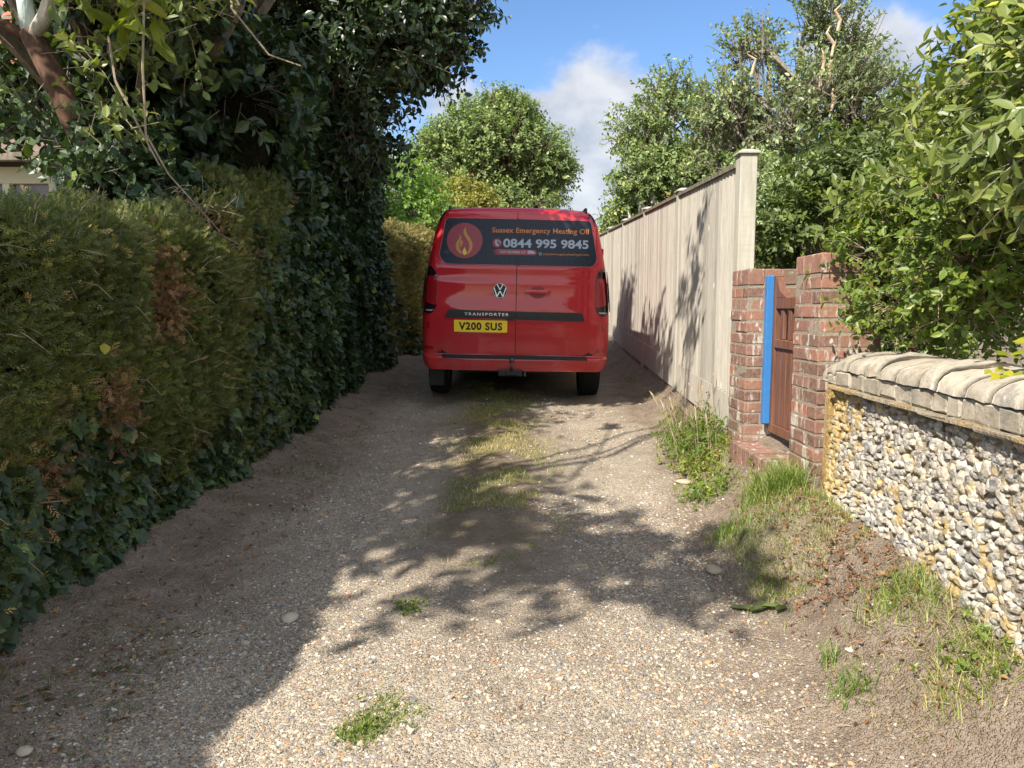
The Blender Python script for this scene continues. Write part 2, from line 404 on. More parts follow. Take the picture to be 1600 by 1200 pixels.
# pebbles lying in the lane and a scatter of flints on the verges
def ico(sub):
    bm = bmesh.new(); bmesh.ops.create_icosphere(bm, subdivisions=sub, radius=1)
    V = np.array([v.co[:] for v in bm.verts]); F = np.array([[v.index for v in f.verts] for f in bm.faces]); bm.free(); return V, F
I1 = ico(1); I2 = ico(2)
def randframes(n):
    return frames(rng.normal(size=(n, 3)), rng.normal(size=(n, 3)))
def flatframes(n, tilt=.25):
    a = rng.uniform(0, 2*math.pi, n); ax = np.stack([np.cos(a), np.sin(a), rng.normal(0, tilt*.5, n)], 1)
    nz = np.stack([rng.normal(0, tilt, n), rng.normal(0, tilt, n), np.ones(n)], 1); return frames(ax, nz)
def pebbles(n, y0, y1, smin, smax, xlo=-1.9, xhi=1.5):
    y = y0*(y1/y0)**rng.random(n); x = rng.uniform(xlo, xhi, n)
    e = fe(y); k = (x < e + rng.normal(0, .10, n)) & (x > -1.35 + rng.normal(0, .13, n)); k |= rng.random(n) < .07
    k &= ~((np.abs(x + .12) < .26) & (y > 3.7) & (rng.random(n) < .85))
    cl = fbm(np.stack([x, y, 0*x], 1), 1.6, 77, 3); trk = np.maximum(np.exp(-((x - .68)/.36)**2), np.exp(-((x + .88)/.34)**2)); k &= rng.random(n) < np.clip(.15 + .75*trk + cl*.6 + .35*sstep(3.2, 2.2, y), .05, 1)
    x, y = x[k], y[k]; n = len(x)
    s = smin*(smax/smin)**(rng.random(n)**2.2)
    V, F, t = scatter(I1[0]*(1 + .0*I1[0]), [I1[1]], np.stack([x, y, gh(x, y) - .0 + s*.12], 1), flatframes(n), np.stack([s*rng.uniform(.8, 1.35, n), s*rng.uniform(.6, 1, n), s*rng.uniform(.35, .6, n)], 1), rng.random(n))
    V += rng.normal(0, 1, V.shape)*np.repeat(s*.10, len(I1[0]))[:, None]
    return V, F, t
mb = MB()
mb.add(*pebbles(62000, 1.9, 4.4, .0030, .0085)); mb.add(*pebbles(34000, 3.5, 9.5, .0045, .011)); mb.add(*pebbles(900, 1.9, 6, .008, .013)); mb.add(*pebbles(160, 1.9, 8, .012, .02))
m = NM('pebble'); c = m.ramp(m.attr(), [(0, (.22, .17, .12)), (.2, (.40, .32, .22)), (.35, (.52, .45, .34)), (.46, (.28, .24, .20)), (.56, (.15, .15, .155)), (.66, (.27, .27, .27)), (.73, (.42, .25, .12)), (.80, (.62, .58, .50)), (.87, (.44, .38, .30)), (.95, (.40, .17, .08)), (.97, (.11, .11, .115))], 'CONSTANT')
c = m.mix(m.mr(m.noise(60, 4, .7), .45, .7, 0, .6), c, (.34, .27, .19))
M['pebble'] = m.fin(c, .8, .3)
tag(mb.build('gravel', M['pebble']), 'loose flint gravel pressed into the unmade lane', 'gravel', kind='stuff')
for (x, y, s, lab) in ((-.93, 2.98, .045, 'pale flat stone at the left of the lane near the hedge foot'), (.96, 3.42, .05, 'tan flat stone at the foot of the right bank'),
                       (-1.42, 2.03, .026, 'small white stone by the left verge at the bottom of the view'), (1.17, 2.45, .016, 'small white chalk stone on the bare soil of the right verge'),
                       (1.16, 4.9, .05, 'flat grey stone under the weeds beside the brick step')):
    V = I2[0]*[1.2, .8, .35]*s; V = V*(1 + vn(V, 30, 4)[:, None]*.25)
    o = link('stone', npmesh('stone', V, I2[1], np.full(len(V), .36 if s != .05 else .3), True), M['pebble']); o.location = (x, y, ghs(x, y) + s*.12); o.rotation_euler = (0, 0, x*5)
    tag(o, lab, 'stone', 'loose larger stones')

# ------------------------------------------------------------------ hedges
def hedge(name, label, path, hts, wd, mat, tmpl, n, size, seed, bulge=.07, front_share=.75, lean=0, group=None, parent=None, top_only=0, tintf=None, cat='hedge', droop=0, corea=.10):
    """path: list of (x, y) front-foot line; the hedge stands to the left (-x) of it. hts: crest height above ground"""
    pth = np.array(path, float); seg = np.linalg.norm(np.diff(pth, axis=0), axis=1); cum = np.concatenate([[0], np.cumsum(seg)]); Ltot = cum[-1]
    hts = np.array(hts, float)
    def surf(s, t, off=0.0):
        # t 0..1 front foot->front top, 1..2 over the top, 2..3 back down
        x = np.interp(s, cum, pth[:, 0]); y = np.interp(s, cum, pth[:, 1]); h = np.interp(s, cum, hts)
        dx = np.interp(s + .05, cum, pth[:, 0]) - np.interp(s - .05, cum, pth[:, 0]); dy = np.interp(s + .05, cum, pth[:, 1]) - np.interp(s - .05, cum, pth[:, 1])
        l = np.hypot(dx, dy); nxn, nyn = dy/l, -dx/l      # towards the lane
        r = min(.25, wd*.45)
        zf = np.clip(t, 0, 1); zb = np.clip(3 - t, 0, 1); tp = np.clip(t - 1, 0, 1)
        u = np.where(t < 1, 0, np.where(t < 2, tp, 1.0))          # 0 front .. 1 back
        z = np.where(t < 1, zf, np.where(t < 2, 1, zb))
        w_in = u*wd
        # round the shoulder
        hh = h*z
        dtop = h - hh; ed = np.minimum(w_in, wd - w_in)
        inn = np.where((t < 1) | (t > 2), r - np.sqrt(np.maximum(r*r - np.maximum(r - dtop, 0)**2, 0)), 0)
        low = np.where((t >= 1) & (t <= 2), r - np.sqrt(np.maximum(r*r - np.maximum(r - ed, 0)**2, 0)), 0)
        sx = np.where(t > 1.5, -1, 1)
        a = w_in + inn*sx + lean*hh
        px = x - nxn*a; py = y - nyn*a; g = gh(x - nxn*.3, y, False)
        pz = g - .05 + hh - low
        nn = np.stack([nxn*np.where(t < 1, 1, np.where(t < 2, (0.5 - u)*.9, -1)), nyn*np.where(t < 1, 1, np.where(t < 2, (0.5 - u)*.9, -1)), np.where((t > 1) & (t < 2), 1, .12)], 1)
        nn = unit(nn); P = np.stack([px, py, pz], 1)
        d = fbm(P, 2.1, seed, 3)*bulge + vn(P, 11, seed + 5)*.022 + off
        return P + nn*d[:, None], nn
    ns, ntt = int(Ltot/.09) + 2, 40
    ss, tt = np.meshgrid(np.linspace(0, Ltot, ns), np.linspace(0, 3, ntt), indexing='ij')
    P, _ = surf(ss.ravel(), tt.ravel(), -corea)
    i0 = (np.arange(ns - 1)[:, None]*ntt + np.arange(ntt - 1)[None]).ravel()
    F = np.stack([i0, i0 + ntt, i0 + ntt + 1, i0 + 1], 1)
    endc = np.array([list(range(ntt))[::-1]]), np.array([list(range((ns - 1)*ntt, ns*ntt))])
    root = tag(empty(name, (pth[0][0], pth[0][1], ghs(*pth[0]))), label, cat, group)
    def lk(nm, me, mt):
        o = link(nm, me, mt, root); o.matrix_parent_inverse = Matrix.Translation(-root.location); return o
    lk('inner_hull', npmesh('inner_hull', P, [F, endc[0], endc[1]], smooth=False), M['core'])  # solid dark hull under the leaves, added to block light
    s = rng.random(n)*Ltot; q = rng.random(n)
    t = np.where(q < front_share, rng.random(n), np.where(q < front_share + .2, 1 + rng.random(n), 2 + rng.random(n)))
    # denser towards the near end
    P, N = surf(s, t); kp = fbm(P, 4.5, seed + 60, 3) < .62 + .3*rng.random(n); P, N = P[kp], N[kp]; n = len(P)
    P = P + N*rng.uniform(-.09, .03, n)[:, None]
    ax = unit(N*.7 + rng.normal(0, .6, (n, 3)) + [0, 0, .35 - droop]); nz = unit(N + rng.normal(0, .5, (n, 3)))
    sc = size*rng.uniform(.6, 1.25, n)
    tn = np.clip(rng.beta(2.2, 2.8, n) + vn(P, 3.5, seed + 40)*.16, 0, .97); tn = np.where(rng.random(n) < .02, 1, tn)
    if tintf is not None: tn = tintf(P, tn)
    V, Fs, T = scatter(tmpl[0], tmpl[1], P, frames(ax, nz), sc, tn)
    lk('leaf_cover', npmesh('leaf_cover', V, Fs, T), mat)
    return root, surf, Ltot
def addto(root, nm, mb, mat, smooth=False):
    o = mb.build(nm, mat, root, smooth); o.matrix_parent_inverse = root.matrix_basis.inverted() if root.rotation_euler[0] else Matrix.Translation(-root.location); return o

# low conifer hedge at the left
hA, sA, LA = hedge('conifer_hedge', 'clipped olive green conifer hedge with brown patches, nearest at left of the lane',
                   [(-1.80, -.5), (-1.84, 1.0), (-1.86, 2.6), (-1.84, 3.6), (-1.80, 4.7)], [1.46, 1.48, 1.51, 1.54, 1.56], .85, M['yew'], SPRIG, 125000, .050, 3, .13, .80)
# taller yew shoulder beyond the gap
hB, sB, LB = hedge('yew_hedge', 'taller dark green clipped hedge section past the broken gap, ivy creeping over it',
                   [(-1.84, 4.75), (-1.85, 5.4), (-1.86, 6.3)], [1.65, 1.95, 2.10], .95, M['yew'], SPRIG, 52000, .055, 9, .12, .75)
# ivy hedge: very tall
hI, sI, LI = hedge('ivy_hedge', 'very tall dark hedge smothered in ivy, running past the left side of the van',
                   [(-1.83, 6.0), (-1.88, 7.5), (-1.86, 9.2), (-1.78, 10.6)], [3.0, 3.2, 3.2, 3.1], 1.3, M['ivy'], IVY, 26000, .078, 15, .16, .78, droop=.9)
hC, sC, LC = hedge('dry_hedge', 'lower sunlit brown and yellow clipped hedge beyond the ivy hedge, left of the van',
                   [(-2.05, 10.4), (-1.75, 12.0), (-1.2, 14.0), (-.2, 16.5)], [1.95, 2.0, 2.0, 2.0], .9, M['clip'], SPRIG, 42000, .10, 23, .10, .78)
# ivy creeping on the hedge foot and over the yew section
def ivy_patch(root, surf, fn, n, size, seed):
    r = np.random.default_rng(seed); s, t = fn(r, n); P, N = surf(s, t); P = P + N*r.uniform(.0, .05, len(s))[:, None]; k = len(P)
    ax = unit(N*.35 + r.normal(0, .45, (k, 3)) + [0, 0, -.8]); nz = unit(N + r.normal(0, .35, (k, 3)) + [0, 0, .3])
    V, Fs, T = scatter(IVY[0], IVY[1], P, frames(ax, nz), size*(.4 + 1.1*r.random(k)**1.3), np.clip(r.beta(1.6, 2.0, k), 0, 1))
    addto(root, 'ivy', _mb(V, Fs, T), M['ivy'])
def _mb(V, Fs, T):
    b = MB(); b.add(V, Fs, T); return b
def footfn(lo, hi, tmax):
    def f(r, n):
        s = lo + (hi - lo)*r.random(n); t = r.random(n)**1.5*tmax*(1 + .5*np.sin(s*2.1 + 1) + .3*np.sin(s*5.3)); return s, np.clip(t, 0, .95)
    return f
ivy_patch(hA, sA, footfn(2.9, LA, .30), 3600, .060, 41); ivy_patch(hA, sA, footfn(1.9, 3.0, .15), 420, .058, 44)
ivy_patch(hB, sB, lambda r, n: ((LB*(r.random(n)**.6)), r.random(n)*np.clip(.25 + .75*r.random(n), 0, 1)), 4200, .062, 42)
ivy_patch(hC, sC, footfn(0, 2.5, .5), 900, .09, 43)
# dead twigs poking out of the hedges
def twigs(root, surf, L, n, ln, seed, mat='twig', tl=(.15, 1.1), out=.6, rad=.0016):
    r = np.random.default_rng(seed); s = r.random(n)*L; t = r.uniform(*tl, n); P, N = surf(s, t, -.02); b = MB()
    for k in range(n):
        d = unit(N[k]*out + r.normal(0, .7, 3)); l = ln*r.uniform(.4, 1.3); mid = P[k] + d*l*.5 + r.normal(0, l*.08, 3)
        b.tube([P[k] - d*.03, mid, P[k] + d*l + np.array([0, 0, -l*.1])], [rad*1.5, rad*1.2, rad*.6], 4, r.random())
    addto(root, 'dead_twigs', b, M[mat])
twigs(hA, sA, LA, 480, .14, 51, rad=.0019)
b = MB(); b.add(*scatter(LEAF[0], LEAF[1], np.array([[-1.72, 3.12, 1.25]]), frames(np.array([[.2, -.3, -1.]]), np.array([[.8, -.6, .1]])), np.array([[.05, .08, .05]]), np.array([.8]))); addto(hA, 'yellow_leaf', b, M['yellow']); twigs(hB, sB, LB, 120, .12, 52); twigs(hC, sC, LC, 150, .2, 53, out=.9, rad=.003)
# brown dead patches in the conifer hedge
def dead(root, pts, seed):
    r = np.random.default_rng(seed); b = MB()
    for (c, rad, n) in pts:
        P = np.array(c) + r.normal(0, 1, (n, 3))*rad; ax = unit(r.normal(0, 1, (n, 3)) + [.6, -.2, 0]); nz = r.normal(0, 1, (n, 3))
        V, Fs, T = scatter(SPRIG[0], SPRIG[1], P, frames(ax, nz), .055*r.uniform(.6, 1.2, n), r.random(n)); b.add(V, Fs, T)
    addto(root, 'dead_foliage', b, M['litter'])
dead(hA, [((-1.84, 2.75, .73), (.03, .12, .08), 420), ((-1.80, 3.9, 1.45), (.03, .10, .12), 500), ((-1.82, 3.4, .95), (.03, .09, .10), 260), ((-1.90, 4.60, 1.78), (.07, .13, .08), 450)], 61)
dead(hB, [((-1.84, 4.85, 1.5), (.04, .10, .10), 260), ((-1.85, 5.0, 1.75), (.05, .10, .10), 300)], 62)
# tangle of bare branches in the broken gap
b = MB(); r = np.random.default_rng(5)
for k in range(110):
    p = np.array([-2.0, 4.66, 1.95]) + r.normal(0, 1, 3)*[.09, .10, .07]; d = unit(r.normal(0, 1, 3)*[.8, .8, .8]); l = r.uniform(.05, .20)*(1.6 if k < 8 else 1)
    b.tube([p, p + d*l*.5 + r.normal(0, .03, 3), p + d*l], [.0055 if k < 18 else .0028, .003 if k < 18 else .002, .0012], 4, r.random())
addto(hA, 'bare_branches', b, M['twig'])

# ------------------------------------------------------------------ trees and shrubs
def sprays(r, P, D, ln, nl, size, tn0=None, droop=.15, wmul=1.0):
    """leafy shoots: returns leaf positions/axes/normals/sizes and shoot lines"""
    n = len(P); k = np.arange(nl)
    t = (k + .6)/nl; bend = np.array([0, 0, -1.0])*droop
    L = ln*r.uniform(.6, 1.2, n)
    pos = P[:, None] + D[:, None]*(t[None, :, None]*L[:, None, None]) + bend*((t**2)[None, :, None]*L[:, None, None])
    side = unit(np.cross(D, r.normal(0, 1, (n, 3)))); up = np.cross(side, D)
    ang = k*2.4
    rad = side[:, None]*np.cos(ang)[None, :, None] + up[:, None]*np.sin(ang)[None, :, None]
    ax = unit(D[:, None]*.55 + rad*.9 + r.normal(0, .25, (n, nl, 3)) + bend*.5)
    nz = unit(D[:, None]*.6 - rad*.3 + r.normal(0, .35, (n, nl, 3)) + [0, 0, .5])
    return pos.reshape(-1, 3), ax.reshape(-1, 3), nz.reshape(-1, 3), (size*r.uniform(.6, 1.2, (n, nl))).ravel(), L
def foliage(root, name, r, P, D, ln, nl, size, mat, tmpl=LEAF, droop=.15, tmean=.0, twig=None, tw=.004, wid=1.0):
    pos, ax, nz, sc, L = sprays(r, P, D, ln, nl, size, droop=droop)
    tn = np.clip(np.repeat(np.clip(r.beta(2, 2.4, len(P)), 0, 1), nl)*.6 + r.random(len(pos))*.4 + tmean, 0, 1)
    SC = np.stack([sc, sc*wid, sc], 1)
    V, Fs, T = scatter(tmpl[0], tmpl[1], pos, frames(ax, nz), SC, tn)
    b = _mb(V, Fs, T)
    (addto(root, name, b, mat))
    if twig is not None:
        q = MB(); n = len(P); e = P + D*L[:, None] + np.array([0, 0, -1.0])*droop*L[:, None]; m_ = P + D*L[:, None]*.5 + np.array([0, 0, -1.0])*droop*.25*L[:, None]
        T3 = np.array([(math.cos(a), math.sin(a)) for a in (0, 2.1, 4.2)])
        fr = frames(D, r.normal(0, 1, (n, 3))); A = fr[:, 1]; B = fr[:, 2]
        ring = lambda c, rad: c[:, None] + rad*(T3[None, :, :1]*A[:, None] + T3[None, :, 1:]*B[:, None])
        Vt = np.concatenate([ring(P - D*ln*.4, tw), ring(m_, tw*.7), ring(e, tw*.3)], 1).reshape(-1, 3)
        o9 = np.arange(n)*9; Fq = []
        for a in (0, 3):
            for j in range(3):
                j2 = (j + 1) % 3; Fq.append(np.stack([o9 + a + j, o9 + a + j2, o9 + a + 3 + j2, o9 + a + 3 + j], 1))
        q.add(Vt, [np.concatenate(Fq)], np.repeat(r.random(n), 9)); addto(root, 'shoots', q, twig)
def tree(name, label, base, trunk, clumps, mat, barkm, seed, nsh=26, ln=.35, nl=7, size=.09, tmpl=LEAF, twig=None, cat='tree', group=None, rc=.5, droop=.15, tr=.12, wid=1.0, tw=.004, limbs=True, fname='crown', extra=None, radial=.8, lr=.30, up=.35, tmean=0):
    """clumps: list of (x,y,z,r) ; shoots spring from each clump outward"""
    r = np.random.default_rng(seed); base = np.array(base, float)
    root = tag(empty(name, tuple(base)), label, cat, group)
    cl = np.array(clumps, float); cen = cl[:, :3].mean(0)
    n = int(nsh*len(cl)); w = cl[:, 3]**2; ci = r.choice(len(cl), n, p=w/w.sum())
    u = unit(r.normal(0, 1, (n, 3))); rr = cl[ci, 3]*r.uniform(.35, 1, n)**.6
    P = cl[ci, :3] + u*rr[:, None]*[1, 1, .85]
    D = unit(u*radial + unit(P - cen)*.5 + r.normal(0, .35, (n, 3)) + [0, 0, up])
    foliage(root, fname, r, P, D, ln, nl, size, mat, tmpl, droop, tmean, twig, tw, wid)
    b = MB(); tp = np.array(trunk, float); k = len(tp)
    for s in (tp if tp.ndim == 3 else [tp]):
        kk = len(s); b.tube(s, np.linspace(tr, tr*.55, kk), 9, r.random())
    addto(root, 'trunk', b, barkm, True)
    if limbs:
        q = MB(); ends = tp[:, -1] if tp.ndim == 3 else tp[-1:]
        for c in cl:
            s = ends[np.argmin(np.linalg.norm(ends - c[:3], axis=1))]; mid = (s + c[:3])/2 + r.normal(0, .08, 3)*np.linalg.norm(c[:3] - s)
            q.tube([s, mid, c[:3], c[:3] + unit(c[:3] - mid)*c[3]*.6], [tr*lr*1.6, tr*lr, tr*lr*.6, tr*.1], 6, r.random())
            for _ in range(4):
                u = unit(r.normal(0, 1, 3) + [0, 0, .4]); q.tube([c[:3], c[:3] + u*c[3]*.5 + r.normal(0, .03, 3), c[:3] + u*c[3]*1.0], [tr*lr*.5, tr*lr*.3, tr*.05], 5, r.random())
        addto(root, 'limbs', q, barkm)
    return root
def ell(c, rad, n, cr, seed, zmin=None, shell=.75):
    r = np.random.default_rng(seed); u = unit(r.normal(0, 1, (n, 3))); d = shell + (1 - shell)*r.random(n); d = np.where(r.random(n) < .25, r.random(n)*.7, d)
    P = np.array(c) + u*np.array(rad)*d[:, None]
    if zmin is not None: P[:, 2] = np.maximum(P[:, 2], zmin)
    return [(*p, cr*r.uniform(.7, 1.25)) for p in P]

# --- left side, behind the hedge: dark laurel mass and overhanging branches
def gz(x, y): return ghs(x, y)
lau = ell((-3.1, 5.6, 2.9), (1.05, 1.5, 1.5), 38, .46, 101) + ell((-3.1, 7.3, 3.6), (1.1, 1.4, 1.6), 32, .5, 102)
def clear_of_house(c, pad=.22):
    # keep the sight lines from the lane to the house window and the tiled corner free of clumps
    d = c[1]; hx = c[0]/d; hz = (c[2] - CAM_Z)/d; rr = (c[3] + pad)/d
    return not ((hx - rr < -.625 and .16 < hz + rr and hz - rr < .215) or (hx - rr < -.665 and hz + rr > .405))
lau = [c for c in lau if clear_of_house(c)] + [(-4.0, 6.0, 3.10, .28), (-4.35, 6.2, 3.18, .28), (-3.75, 6.0, 2.98, .24), (-4.15, 6.1, 3.15, .22), (-3.75, 6.1, 3.3, .22), (-4.5, 6.3, 3.0, .24)]
lau += ell((-1.95, 5.2, 4.75), (.85, .9, .35), 16, .38, 109) + ell((-1.25, 5.7, 4.9), (.6, .7, .3), 5, .24, 110) + ell((-3.1, 4.1, 4.7), (.4, .6, .3), 7, .34, 111)  # crown clumps above the view, added to shade the van and lane
tree('laurel_tree', 'dark glossy laurel rising behind the left hedge in deep shade', (-3.0, 6.2, gz(-3, 6.2)), [(-3.0, 6.2, gz(-3, 6.2) - .1), (-3.05, 6.2, 1.3), (-3.1, 6.3, 2.4)], lau, M['laurel'], M['greybark'], 111, nsh=66, ln=.30, nl=9, size=.125, tr=.13, twig=M['greybark'])
ovh = ell((-2.05, 8.3, 4.35), (1.05, 1.3, 1.35), 30, .42, 103) + ell((-1.75, 8.4, 4.9), (1.0, 1.0, .7), 12, .34, 104) + ell((-1.0, 8.3, 4.6), (.55, .7, .45), 8, .26, 105) + [(-.45, 8.2, 4.55, .2), (-.62, 8.3, 4.75, .22), (-.75, 8.0, 4.3, .2), (-.95, 8.2, 4.05, .2)]
tree('overhanging_tree', 'dark leafy tree leaning over the ivy hedge towards the van, fine twigs against the sky', (-2.7, 8.6, gz(-2.7, 8.6)), [(-2.7, 8.6, gz(-2.7, 8.6) - .1), (-2.6, 8.6, 2.2), (-2.3, 8.5, 3.6)], ovh, M['laurel'], M['greybark'], 112, nsh=72, ln=.34, nl=9, size=.095, tr=.12, twig=M['greybark'], tw=.005)

# --- the leaning trunk upper left with its own crown
rt = tag(empty('leaning_tree', (-2.65, 4.9, gz(-2.65, 4.9))), 'leaning tree with red brown trunk forking into pale branches, top left behind the hedge', 'tree')
b = MB(); b.tube([(-2.35, 4.9, .4), (-2.42, 4.8, 1.5), (-2.62, 4.6, 2.45), (-2.74, 4.6, 2.76), (-2.87, 4.6, 3.03)], [.09, .085, .072, .068, .066], 10); addto(rt, 'trunk', b, M['bark'], True)
b = MB(); b.tube([(-2.87, 4.6, 3.0), (-2.88, 4.58, 3.2), (-2.89, 4.56, 4.2)], [.05, .045, .03], 8); addto(rt, 'branch', b, M['bluebark'], True)
b = MB(); b.tube([(-2.84, 4.58, 3.0), (-2.75, 4.55, 3.10), (-2.66, 4.5, 3.24), (-2.60, 4.4, 4.1)], [.042, .04, .034, .025], 8); addto(rt, 'branch', b, M['palebark'], True)
b = MB(); b.tube([(-2.88, 4.6, 3.00), (-3.05, 4.55, 3.08), (-3.6, 4.5, 3.36), (-4.2, 4.4, 3.7)], [.045, .022, .018, .014], 8); addto(rt, 'branch', b, M['bark'], True)
r = np.random.default_rng(201)
def cloudsh(r, spec, up=.3):
    P = []; 
    for (c, s, n) in spec: P.append(np.array(c) + r.normal(0, 1, (n, 3))*s)
    P = np.concatenate(P); return P, unit(r.normal(0, 1, P.shape)*[1, 1, .6] + [.1, -.2, up])
P, D = cloudsh(r, [((-2.2, 4.5, 3.3), (.22, .3, .24), 150), ((-2.2, 4.4, 3.6), (.3, .4, .25), 110), ((-2.4, 4.5, 2.7), (.14, .2, .16), 30)])
foliage(rt, 'leaves', r, P, D, .22, 6, .075, M['bright'], droop=.3, twig=M['twig'], tw=.003)
P, D = cloudsh(r, [((-2.52, 4.5, 2.0), (.10, .12, .22), 120), ((-2.42, 4.5, 1.72), (.10, .12, .10), 60), ((-3.15, 4.5, 2.66), (.16, .12, .06), 45), ((-2.45, 4.5, 2.35), (.10, .12, .10), 30)], -.5)
foliage(rt, 'hanging_ivy', r, P, D, .16, 6, .062, M['ivy'], IVY, droop=.6, twig=M['twig'], tw=.002, tmean=.08)
P, D = cloudsh(r, [((-2.2, 4.3, 3.22), (.16, .1, .08), 6), ((-2.05, 4.2, 3.05), (.10, .1, .06), 4)], -.2)
foliage(rt, 'yellow_leaves', r, P, D, .14, 5, .17, M['yellow'], droop=.5, twig=M['twig'], wid=.7, tmean=-.1)
b = MB()
for pts in ([(-1.99, 4.2, 3.1), (-2.02, 4.2, 2.7), (-2.02, 4.2, 2.35), (-1.95, 4.3, 2.15), (-1.75, 4.5, 1.85)], [(-2.25, 4.3, 2.9), (-2.2, 4.25, 2.65), (-2.08, 4.25, 2.4), (-2.0, 4.3, 2.2)], [(-1.75, 4.8, 3.6), (-1.7, 4.7, 3.2), (-1.5, 4.75, 2.95), (-1.32, 4.8, 2.9)]):
    b.tube(pts, [.006, .007, .006, .005, .003][:len(pts)], 5)
addto(rt, 'trailing_stems', b, M['twig'])

# dark ivy-clad shrub behind the low hedge, lower left (hides the house)
c1_ = ell((-2.45, 4.75, 1.85), (.28, .5, .5), 15, .24, 106) + ell((-2.75, 5.4, 2.1), (.35, .6, .7), 14, .28, 107)
c1_ = [c for c in c1_ if clear_of_house(c, .16)]
tree('ivy_bush', 'ivy covered bush behind the low hedge in front of the house', (-3.0, 4.9, gz(-3, 4.9)), [(-3.0, 4.9, gz(-3, 4.9) - .1), (-3.0, 4.9, 1.0), (-2.95, 4.8, 1.6)], c1_, M['ivy'], M['greybark'], 113, nsh=55, ln=.22, nl=7, size=.085, tmpl=IVY, tr=.06, cat='bush', droop=.4)

# the tree beside the camera that shades the lane (its trunk stands in the garden at the left)
shc = [(-2.85, -.05, 5.0, .44), (-2.45, -.6, 5.2, .36), (-2.1, -.45, 5.0, .15), (-1.75, 3.3, 4.5, .10), (-.62, 4.0, 4.9, .16), (-.55, 4.0, 4.5, .15), (-.5, 4.05, 4.15, .13), (-.6, 3.85, 5.3, .17), (-3.2, .6, 4.9, .5), (-2.8, -.8, 5.3, .5), (-3.5, -.4, 5.2, .6), (-3.6, 1.6, 4.8, .5), (-3.3, 1.3, 4.9, .24), (-3.35, 2.4, 4.7, .32), (-3.6, 3.2, 4.7, .5), (-3.2, 3.2, 4.7, .22), (-3.9, .4, 5.0, .6)]
tree('garden_tree', 'tree in the garden at the left whose branches shade the lane', (-4.0, 1.0, gz(-4, 1)), [(-4.0, 1.0, 0), (-3.8, 1.0, 2.2), (-3.4, .8, 4.2)], shc, M['laurel'], M['bark'], 114, nsh=22, ln=.30, nl=8, size=.14, tr=.14, lr=.12, twig=M['greybark'])

# --- right side
sh = []
r = np.random.default_rng(301)
for k in range(95):
    z = r.uniform(1.25, 3.6); y = r.uniform(2.0, 4.4); 
    xe = np.interp(z, [1.2, 1.5, 2.0, 2.3, 2.75, 3.3], [1.72, 1.66, 1.72, 1.85, 2.15, 2.32])*(.55 + .45*y/3.3) + .18
    x = xe + abs(r.normal(0, .45)); sh.append((x, y, z, .22))
big = [c for c in sh if c[2] > 1.9]
low = [c for c in sh if c[2] <= 2.15 and c[1] > 2.4]
tree('sunlit_shrub', 'tall bright green shrub with broad pointed leaves above the flint wall at right', (2.4, 3.0, gz(2.4, 3)), [[(2.35, 2.9, .4), (2.3, 2.9, 1.3), (2.4, 3.0, 2.0), (2.5, 3.0, 2.6)], [(2.6, 3.2, .4), (2.5, 3.15, 1.3), (2.35, 3.2, 1.9), (2.3, 3.2, 2.5)], [(2.15, 2.75, .4), (2.1, 2.7, 1.3), (2.3, 2.7, 1.8), (2.6, 2.6, 2.4)]], big, M['bright'], M['palebark'], 121, nsh=60, ln=.24, nl=9, size=.080, wid=.72, tr=.035, cat='shrub', droop=.25, twig=M['greybark'], lr=.3, tmean=.05)
lowc = [(r.uniform(1.72, 2.3), r.uniform(2.9, 4.3), r.uniform(1.35, 2.0), .17) for k in range(48)]
lowc = [c for c in lowc if c[1] < 4.0 and c[0] > 1.62 + (c[1] - 3.6)*.12 + (0.15 if c[1] < 3.2 else 0)]
tree('small_leaved_shrub', 'yellow green small leaved shrub spilling over the near brick pillar and wall coping', (2.0, 3.7, gz(2, 3.7)), [(2.0, 3.7, .4), (2.0, 3.7, 1.1), (2.0, 3.65, 1.5)], lowc, M['small'], M['bark'], 122, nsh=46, ln=.14, nl=9, size=.042, tr=.03, cat='shrub', droop=.2, twig=M['twig'], tw=.0025)
# maple sprig at right edge over the coping
rs = tag(empty('maple_seedling', (1.72, 2.3, .55)), 'yellow green maple sprig leaning over the coping at the right edge', 'seedling')
r = np.random.default_rng(302); P = np.array([1.62, 2.32, 1.22]) + r.normal(0, 1, (9, 3))*[.05, .07, .025]
V, Fs, T = scatter(IVY[0], IVY[1], P, frames(unit(r.normal(0, 1, (9, 3))*[1, 1, .3]), np.array([[-.3, -.5, 1.0]]*9)), np.full(9, .085), r.uniform(.3, .8, 9)); addto(rs, 'leaf_cluster', _mb(V, Fs, T), M['yellow'])
b = MB(); b.tube([(1.85, 2.4, .6), (1.80, 2.38, 1.0), (1.70, 2.34, 1.2), (1.6, 2.3, 1.22)], [.005, .004, .003, .002], 5); addto(rs, 'stem', b, M['twig'])

# shrub between fence end and gate pillars
tree('green_shrub', 'dense dark green leafy shrub behind the brick gate pillars', (2.5, 6.2, gz(2.5, 6.2)), [(2.5, 6.2, .5), (2.5, 6.2, 1.2), (2.5, 6.2, 1.8)], ell((2.95, 6.3, 1.65), (.75, .7, 1.05), 46, .28, 131), M['bright'], M['greybark'], 132, nsh=60, ln=.2, nl=9, size=.062, tr=.05, cat='shrub', tmean=-.22, droop=.3)
